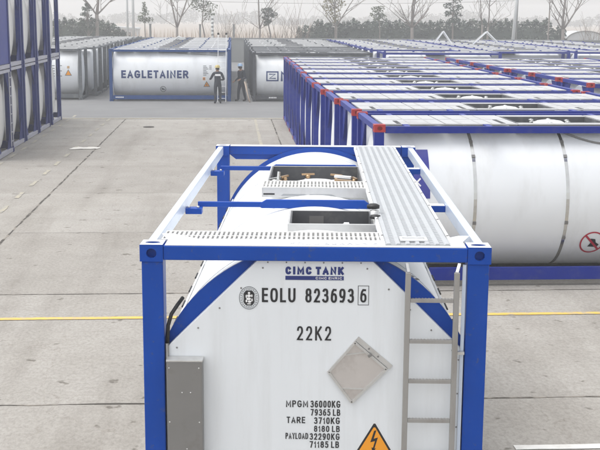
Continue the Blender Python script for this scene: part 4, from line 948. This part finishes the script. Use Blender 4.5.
for k in range(7):
    a = -0.5+k/6.0; vs += [(a*0.26, -0.125-0.01*math.cos(a*3), 1.31), (a*0.26, -0.115-0.01*math.cos(a*3), 1.40)]
m.add(vs, [(2*k, 2*k+2, 2*k+3, 2*k+1) for k in range(6)]); bs = m.build('back_strip', 'sign_white', p1); bs.location = (0.02, 0.0, 0)
J, E, sk_ = body((-0.75, -0.65), 0.02, hl=(-0.26, 0.24, 1.06), el=(-0.30, -0.02, 1.12), hr=(0.24, 0.22, 0.98), er=(0.29, -0.06, 1.12), stride=0.13)
p2 = person('person', J, E, sk_, 'man in dark overalls and pale blue helmet walking in the gap between tanks', 'helmet_pale', (-0.75, -0.65, 0))
p2.location = (-3.74, 48.9, 0); p2.scale = (1.04, 1.04, 1.04)

m = MB(); rnd = random.Random(4); vs = []
for i in range(9):
    for j in range(4): vs.append((-7.85+0.11*i+rnd.uniform(-.03, .03), 27.75+0.16*j+rnd.uniform(-.05, .05)+0.02*i, 0.012+rnd.uniform(0, 0.05)*(1 if 0 < i < 8 and 0 < j < 3 else 0.2)))
m.add(vs, [(i*4+j, i*4+4+j, i*4+5+j, i*4+1+j) for i in range(8) for j in range(3)]); o = m.build('plastic_sheet', 'litter'); tag(o, 'crumpled pale plastic sheet lying on the concrete at left', 'litter')
m = MB(); m.lathe((-6.42, 35.2, 0.001), [(0.22, 0), (0.2, 0.02), (0.1, 0.03), (0.02, 0.03)], 14); o = m.build('drain_cover', 'tar'); tag(o, 'small dark round cover on the concrete before the far aisle', 'cover')

# ------------------------------------------------------------------ beyond the yard
m = MB(); m.box(-60, 80, 97.0, 97.25, 0, 2.15); m.box(-60, 80, 96.95, 97.30, 2.15, 2.25)
o = m.build('boundary_wall', 'wall'); tag(o, 'long low grey boundary wall behind all the tanks', 'wall')
def leaf_cloud(mb, blobs, n, size, rnd, mi=0, flat=0.6):
    for _ in range(n):
        c, r = rnd.choice(blobs)
        while True:
            p = Vector((rnd.uniform(-1, 1), rnd.uniform(-1, 1), rnd.uniform(-1, 1)))
            if p.length <= 1: break
        p = Vector(c)+Vector((p.x*r[0], p.y*r[1], p.z*r[2])); s = size*rnd.uniform(0.5, 1.25)
        a = Vector((rnd.gauss(0, 1), rnd.gauss(0, 1), rnd.gauss(0, 1)*flat)).normalized(); b = a.cross(Vector((rnd.gauss(0, 1), rnd.gauss(0, 1), rnd.gauss(0, 1)))).normalized()
        mb.add([p-a*s*0.5, p+b*s*0.28, p+a*s*0.5, p-b*s*0.28], [(0, 1, 2, 3)], mi)
def branch(mb, p, d, ln, r, depth, rnd, tips, up=0.12, spread=0.55, n=5):
    pts = [p]; rs = [r]; q = Vector(p); dd = Vector(d).normalized()
    k = 4
    for i in range(k):
        dd = (dd+Vector((rnd.gauss(0, 0.07), rnd.gauss(0, 0.07), rnd.gauss(0, 0.04)+up*0.25))).normalized(); q = q+dd*ln/k; pts.append(q.copy()); rs.append(max(r*(1-0.5*(i+1)/k), 0.009))
    mb.tube(pts, rs, n)
    tips.append(q.copy())
    if depth > 0:
        for j in range(rnd.randint(3, 4)):
            i = rnd.randint(1, k); a = rnd.uniform(0, 2*math.pi)
            s = Vector((math.cos(a), 0.6*math.sin(a), rnd.uniform(0.1, 0.7)))
            branch(mb, pts[i], (dd*(1-spread)+s*spread), ln*rnd.uniform(0.5, 0.75), rs[i]*0.6, depth-1, rnd, tips, up, spread, 4)
def bare_tree(x, y, fork_z, h, limbs, seed, label, r=0.15, depth=2):
    rnd = random.Random(seed); root = empty('bare_tree', (x, y, 0)); tag(root, label, 'tree', 'trees beyond the boundary wall')
    m = MB(); m.tube([(0, 0, 0), (rnd.uniform(-.05, .05), 0, fork_z*0.5), (0, 0, fork_z)], [r*1.15, r, r*0.95], 8); m.build('trunk', 'bark', root)
    m = MB(); tips = []
    for dx, dz, rr, ln in limbs: branch(m, Vector((0, 0, fork_z-0.05)), (dx, rnd.uniform(-.2, .2), dz), ln, r*rr, depth, rnd, tips)
    m.build('branches', 'bark', root); return root
def leafy_tree(x, y, base_z, blobs, lm, n, size, seed, label, trunk, r=0.09, name='leafy_tree'):
    rnd = random.Random(seed); root = empty(name, (x, y, 0)); tag(root, label, 'tree', 'trees beyond the boundary wall')
    m = MB(); k = len(trunk); m.tube(trunk, [r*(1-0.6*i/(k-1)) for i in range(k)], 8)
    for c, rr in blobs:
        b = min(trunk, key=lambda t_: (Vector(t_)-Vector(c)).length+abs(min(0, c[2]-t_[2]))*2); m.tube([b, tuple((Vector(b)+Vector(c))/2+Vector((0, 0, 0.1))), c], [r*0.4, r*0.28, 0.012], 5)
    m.build('trunk', 'bark', root)
    m = MB(); leaf_cloud(m, blobs, n, size, rnd); m.build('crown', lm, root, fix=False); return root
Yt = 108
# layered evergreen at the far left
rnd = random.Random(2); bl = []
for z, w in ((2.9, .95), (3.35, 1.0), (3.8, .95), (4.3, .65), (4.8, .5), (5.2, .28)):
    for k in range(4): a = rnd.uniform(0, 6.28); bl.append(((w*0.75*math.cos(a), 0.5*math.sin(a), z+rnd.uniform(-.12, .12)), (w*0.5, 0.4, 0.2)))
leafy_tree(-23.40, Yt, 0, bl, 'leaf_dark', 900, 0.24, 1, 'layered evergreen at far left beside a bare trunk', [(0, 0, 0), (0.03, 0, 2), (0, 0, 3.5), (0.05, 0, 5.4)], 0.11, 'evergreen_tree')
bare_tree(-22.46, Yt, 4.3, 9, [(0.05, 1, .9, 4), (0.75, 0.7, .5, 2.4), (-0.6, 0.8, .5, 2.4)], 11, 'thick bare tree beside the layered evergreen at far left', 0.19)
bl = [((x, 0, z), (w, .4, .32)) for x, z, w in ((-.45, 3.9, .4), (.1, 3.75, .5), (.55, 3.8, .4), (-.2, 4.3, .4), (.15, 4.5, .35), (0.0, 4.9, .3), (-.05, 5.35, .2))]
leafy_tree(-17.55, Yt, 0, bl, 'leaf', 420, 0.22, 3, 'small leafy tree just right of the two tall pale poles', [(0, 0, 0), (0.02, 0, 2), (0, 0, 3.5), (-0.05, 0, 5.3)], 0.07)
bare_tree(-14.25, Yt, 3.05, 9, [(-0.22, 1, .75, 4.2), (0.05, 1, .5, 3.6), (0.42, 1, .8, 4.4), (-1.1, 0.7, .25, 2.6)], 12, 'bare tree with three upright limbs above EAGLETAINER', 0.13)
bl = [((x, 0, z), (.5, .5, .38)) for x, z in ((-.9, 5.7), (-.3, 5.6), (.5, 5.5), (1.0, 5.2), (.2, 4.9), (.8, 4.6), (-.4, 5.0), (-.9, 5.2), (.35, 4.2), (.0, 6.3), (.7, 6.3), (-.5, 6.5), (.2, 7.0))]
leafy_tree(-11.52, Yt, 0, bl, 'leaf', 620, 0.24, 5, 'tall loose leafy tree with leaning trunk above the portable ladder', [(0.15, 0, 0), (0.12, 0, 2.2), (-0.15, 0, 3.5), (0, 0, 5), (0.1, 0, 6.8)], 0.09)
bare_tree(-5.75, Yt, 3.0, 9, [(-0.02, 1, .9, 4.4), (0.35, 0.95, .6, 3.6), (-0.8, .6, .3, 2.2), (0.9, .5, .3, 2.6)], 13, 'bare tree directly left of the small round-crowned evergreen', 0.11)
bl = [((x, 0, z), (w, .45, .28)) for x, z, w in ((-.3, 4.8, .4), (.2, 4.85, .4), (.65, 4.4, .4), (.1, 4.4, .6), (-.2, 4.1, .4), (.1, 3.75, .35), (-.15, 3.5, .3))]
leafy_tree(-4.95, Yt, 0, bl, 'leaf_dark', 560, 0.24, 7, 'small dark evergreen above the boxed N tank', [(0.25, 0, 0), (0.3, 0, 2.4), (0.1, 0, 3.3), (0.05, 0, 4.9)], 0.10, 'evergreen_tree')
bl = [((x, 0, z), (.42, .45, .4)) for x, z in ((-.7, 5.9), (-.1, 5.8), (.5, 5.7), (-.8, 5.2), (-.2, 5.1), (.4, 5.0), (-.6, 4.6), (.3, 4.5), (-.05, 4.3), (.9, 5.5), (-.3, 6.5), (.4, 6.5), (.1, 7.1), (.2, 3.9))]
leafy_tree(1.80, Yt, 0, bl, 'leaf_dry', 640, 0.24, 8, 'yellowing leafy poplar rising over the hedge, left of centre', [(0.2, 0, 0), (0.2, 0, 3.2), (0.1, 0, 5), (0.1, 0, 7.3)], 0.10, 'poplar_tree')
bare_tree(2.12, Yt+1.2, 3.25, 7, [(0.62, .9, .6, 3.6), (-0.75, .6, .45, 2.0), (-1.0, 1.4, .4, 3)], 14, 'bare forked tree growing behind the yellowing poplar', 0.12)
bl = [((x, 0, z), (.42, .4, .3)) for x, z in ((-.4, 5.0), (.2, 5.1), (-.5, 4.5), (.1, 4.6), (.4, 4.3), (-.2, 4.1))]
leafy_tree(6.40, Yt, 0, bl, 'leaf', 420, 0.22, 9, 'small leafy tree on a thin stem over the middle of the hedge', [(0.2, 0, 0), (0.15, 0, 2.8), (0.05, 0, 4), (0, 0, 5.2)], 0.07)
bare_tree(9.83, Yt, 3.2, 9, [(-0.02, 1, .9, 4.4), (0.25, 1, .6, 3.8), (-0.62, .8, .5, 2.8), (-1.1, .8, .35, 3), (0.95, .8, .55, 2.6), (1.0, 1.2, .3, 3)], 15, 'big bare spreading tree over the middle of the hedge', 0.16)
bl = [((x, 0, z), (w, .5, .3)) for x, z, w in ((-.2, 6.2, .5), (.3, 5.9, .6), (-.5, 5.4, .5), (.6, 5.3, .5), (.1, 5.0, .6), (-.5, 4.6, .4), (.5, 4.5, .5), (.2, 4.1, .5), (-.1, 3.9, .4))]
leafy_tree(13.95, Yt, 0, bl, 'leaf_dark', 700, 0.25, 10, 'tall dark leafy tree left of the folded handrail', [(0, 0, 0), (0.05, 0, 2.5), (0, 0, 4.4), (0, 0, 6.4)], 0.10)
bare_tree(17.0, Yt, 3.5, 9, [(-0.08, 1, .7, 4), (-0.4, 1, .35, 2.8), (-1.3, .3, .2, 2.4)], 16, 'slim bare tree, left one of the pair above the folded handrail', 0.10)
bare_tree(17.65, Yt+.5, 3.3, 9, [(0.05, 1, .8, 4.2), (1.0, .55, .35, 2.6), (0.5, .9, .35, 2.4)], 17, 'slim bare tree, right one of the pair above the folded handrail', 0.10)
bare_tree(23.79, Yt, 5.0, 8, [(0.02, 1, .8, 3), (0.4, .9, .3, 1.6)], 18, 'straight bare trunk between the pale pole and the widest bare tree', 0.08, 1)
bare_tree(25.25, Yt, 3.1, 9, [(0.05, 1, .9, 4.4), (0.7, .9, .6, 4), (-0.72, .75, .5, 2.2), (0.25, 1, .4, 3)], 19, 'widest bare tree at far right by the arched shed', 0.17)
# thin bare saplings in the open strip between the two hedges
for k, (x, h) in enumerate(((-9.0, 1.6), (-8.3, 1.7), (-6.6, 1.3), (-4.2, 1.4), (-3.3, 1.9), (-2.4, 1.6), (-1.5, 1.9), (27.4, 1.3), (28.4, 1.5), (-10.3, 1.2))):
    rnd = random.Random(100+k); m = MB(); tips = []
    for j in range(7): branch(m, Vector((rnd.uniform(-.5, .5), rnd.uniform(-.4, .4), 0)), (rnd.uniform(-.35, .35), 0, 1), (2.1+h)*rnd.uniform(.6, 1.0), 0.03, 1, rnd, tips, 0.1, 0.35, 4)
    o = m.build('bare_shrub', 'twig'); o.location = (x, Yt-2, 0)
    tag(o, ('thin bare twiggy shrub, %s from the left between the hedges' % ORD[(9 if k == 9 else k) if k != 9 else 0] if k < 7 or k == 9 else 'thin bare twiggy shrub beside the arched shed, %s one' % ('nearer the tree' if k == 7 else 'outer')) if k != 9 else 'leftmost thin bare twiggy shrub, above the portable ladder', 'shrub', 'bare shrubs beyond the wall')
# hedges
def hedge(x0, x1, top, seed, label, n):
    rnd = random.Random(seed); m = MB(); N = int((x1-x0)/0.55); hs_ = []
    for i in range(N):
        q = (i+0.5)/N; x = x0+(x1-x0)*q; h = top(q)+rnd.uniform(-.2, .16)+0.14*math.sin(q*31+seed)*math.sin(q*13); hs_.append(h)
        for z in (0.7, 1.8, h-0.7): leaf_cloud(m, [((x, rnd.uniform(-.3, .3), z), (0.5, 0.95, 0.75))], n, 0.34, rnd)
        leaf_cloud(m, [((x+rnd.uniform(-.2, .2), 0, h-0.2), (0.2, 0.3, 0.42))], n, 0.17, rnd)
    vs = []
    for i in range(N+1):
        x = x0+0.3+(x1-x0-0.6)*i/N; h = hs_[min(i, N-1)]-0.7
        vs += [(x, -.3, 0), (x, -.3, h), (x, .3, h), (x, .3, 0)]
    m.add(vs, [(4*i+a, 4*i+a+1, 4*i+a+5, 4*i+a+4) for i in range(N) for a in range(3)])
    o = m.build('hedge', 'hedge', None, fix=False); o.location = (0, 111.5, 0); tag(o, label, 'hedge', 'dense hedges behind the wall', 'stuff')
hedge(-33, -19.9, lambda q: 3.72 if q < .84 else 3.72-(q-.84)*9, 31, 'dense dark green hedge at the left behind the wall', 130)
hedge(-1.9, 26.3, lambda q: 3.72+0.2*q if .05 < q < .95 else 3.2, 32, 'dense dark green hedge along the middle and right', 130)
m = MB(); rnd = random.Random(77)
for k in range(1500):
    x = rnd.uniform(-34, 48); y = rnd.uniform(116, 150); h = rnd.uniform(1.2, 2.9); a = rnd.uniform(-.35, .35); w = rnd.uniform(.05, .14)
    m.add([(x-w, y, 0), (x+w, y, 0), (x+a, y, h)], [(0, 1, 2)])
o = m.build('reeds', 'reed', None, fix=False); tag(o, 'dry tan reeds in the field beyond the wall', 'reeds', kind='stuff')
# hazy line of far woodland
m = MB(); rnd = random.Random(9); bl = []
for k in range(210):
    x = -190+1.9*k+rnd.uniform(-1, 1); h = 5.2+1.6*math.sin(k*0.11)+1.2*math.sin(k*0.37+1)+rnd.uniform(-.7, .7)
    leaf_cloud(m, [((x, rnd.uniform(-6, 6), h*0.55), (2.2, 3, h*0.5))], 150, 1.1, rnd)
o = m.build('woodland', 'far_wood', None, fix=False); o.location = (0, 520, 0); tag(o, 'faint hazy line of far woodland on the horizon', 'woodland', kind='stuff')
# tall poles, fence posts, wires
def pole(x, y, h, r, label, m_='pole', name='lamp_pole', arm=True, lean=0.0):
    m = MB(); m.tube([(0, 0, 0), (lean*0.5, 0, h*0.5), (lean, 0, h)], [r, r*0.85, r*0.65], 10); m.lathe((0, 0, 0), [(r*1.9, 0), (r*1.9, 0.06), (r*1.2, 0.12)], 10)
    if arm: m.tube([(lean, 0, h-.1), (lean, -0.5, h+.25), (lean, -1.3, h+.35)], r*0.45, 8); m.box(lean-0.12, lean+0.12, -1.75, -1.25, h+.28, h+.40)
    o = m.build(name, m_); o.location = (x, y, 0); tag(o, label, 'pole', 'tall poles beyond the tanks'); return o
pole(-18.66, 104, 10, 0.12, 'tall pale lamp pole, left one of the close pair'); pole(-18.08, 104, 10, 0.15, 'tall pale lamp pole, right one of the close pair')
pole(19.19, 103, 10, 0.17, 'thick pale pole standing before the hedge at right', lean=0.55); pole(19.78, 104.4, 10, 0.13, 'grey pole close behind the thick pale pole at right', 'pole_dark', lean=0.1)
for x, nm in ((-15.74, 'left of the three-limbed bare tree'), (-11.0, 'under the tall loose leafy tree'), (-7.8, 'left of the bare tree above the gap'), (29.5, 'at the far right by the arched shed')):
    m = MB(); m.box(-.09, .09, -.09, .09, 0, 3.4); m.box(-.11, .11, -.11, .11, 3.4, 3.46); o = m.build('concrete_post', 'pole_dark'); o.location = (x, 99.5, 0); tag(o, 'short grey concrete post '+nm, 'post', 'concrete posts behind the wall')
m = MB(); m.tube([(-9.14, 92, 0), (-9.14, 92, 4.2)], 0.1, 10, 0); m.v = m.v[:]
for k in range(6): m.lathe((-9.14, 92, 2.2+0.34*k), [(0.108, 0), (0.108, 0.15)], 12, 1)
o = m.build('striped_pole', ['pole', 'wall']); tag(o, 'pale banded marker pole right of the three-limbed bare tree', 'pole')
m = MB()
for z in (5.9, 6.35):
    pts = [(-18.08+(19.78+18.08)*q, 104.2, z-1.6*4*q*(1-q)*0.25) for q in [k/24 for k in range(25)]]; m.tube(pts, 0.014, 4)
o = m.build('overhead_wire', 'wire'); tag(o, 'two thin overhead wires crossing the white sky', 'wire')
# distant hut and arched shed
h_ = tag(empty('hut', (-26.5, 150, 0)), 'small pale hut with dark window beyond the left poles', 'hut')
m = MB(); m.box(-1.6, 1.4, 0, 3, 0, 2.35); m.build('wall', 'hut', h_); m = MB(); m.prism([(-1.8, 2.35), (1.6, 2.35), (1.5, 2.55), (-1.7, 2.7)], -.2, 3.2, 'xz'); m.build('roof', 'hut', h_); m = MB(); m.box(-.8, .6, -.03, -.001, 1.2, 1.95); m.build('window', 'hut_dark', h_)
h_ = tag(empty('arched_shed', (30.0, 118, 0)), 'pale arched shed at the far right behind the wall', 'shed')
m = MB(); n = 24; vs = []
for yy in (0, 6):
    for k in range(n+1): a = math.pi*k/n; vs.append((-2.1*math.cos(a), yy, 1.85+0.95*math.sin(a)))
m.add(vs, [(k, k+1, n+2+k, n+1+k) for k in range(n)]+[tuple(range(n+1))]); m.build('roof', 'hut', h_)
m = MB(); m.tube([(-2.12*math.cos(math.pi*k/n), -0.03, 1.86+0.97*math.sin(math.pi*k/n)) for k in range(n+1)], 0.06, 6); m.build('roof_edge', 'pole_dark', h_)
m = MB(); m.box(-2.1, 2.1, 0.02, 5.98, 0, 1.849); m.box(2.1, 5.5, 0.5, 5, 0, 1.9); m.build('wall', 'hut', h_)

# ------------------------------------------------------------------ hazy air
m = MB(); m.box(-720, 720, -620, 820, -1.2, 13.0)
hz = m.build('haze', 'white_paint'); mh = bpy.data.materials.new('haze'); mh.use_nodes = True; tt = mh.node_tree; tt.nodes.clear()
pv = tt.nodes.new('ShaderNodeVolumePrincipled'); pv.inputs['Color'].default_value = (0.93, 0.94, 0.95, 1); pv.inputs['Density'].default_value = 0.0021; pv.inputs['Anisotropy'].default_value = 0.2
ou = tt.nodes.new('ShaderNodeOutputMaterial'); tt.links.new(pv.outputs[0], ou.inputs['Volume'])
hz.data.materials[0] = mh; tag(hz, 'thin pale winter haze over the whole yard', kind='stuff')
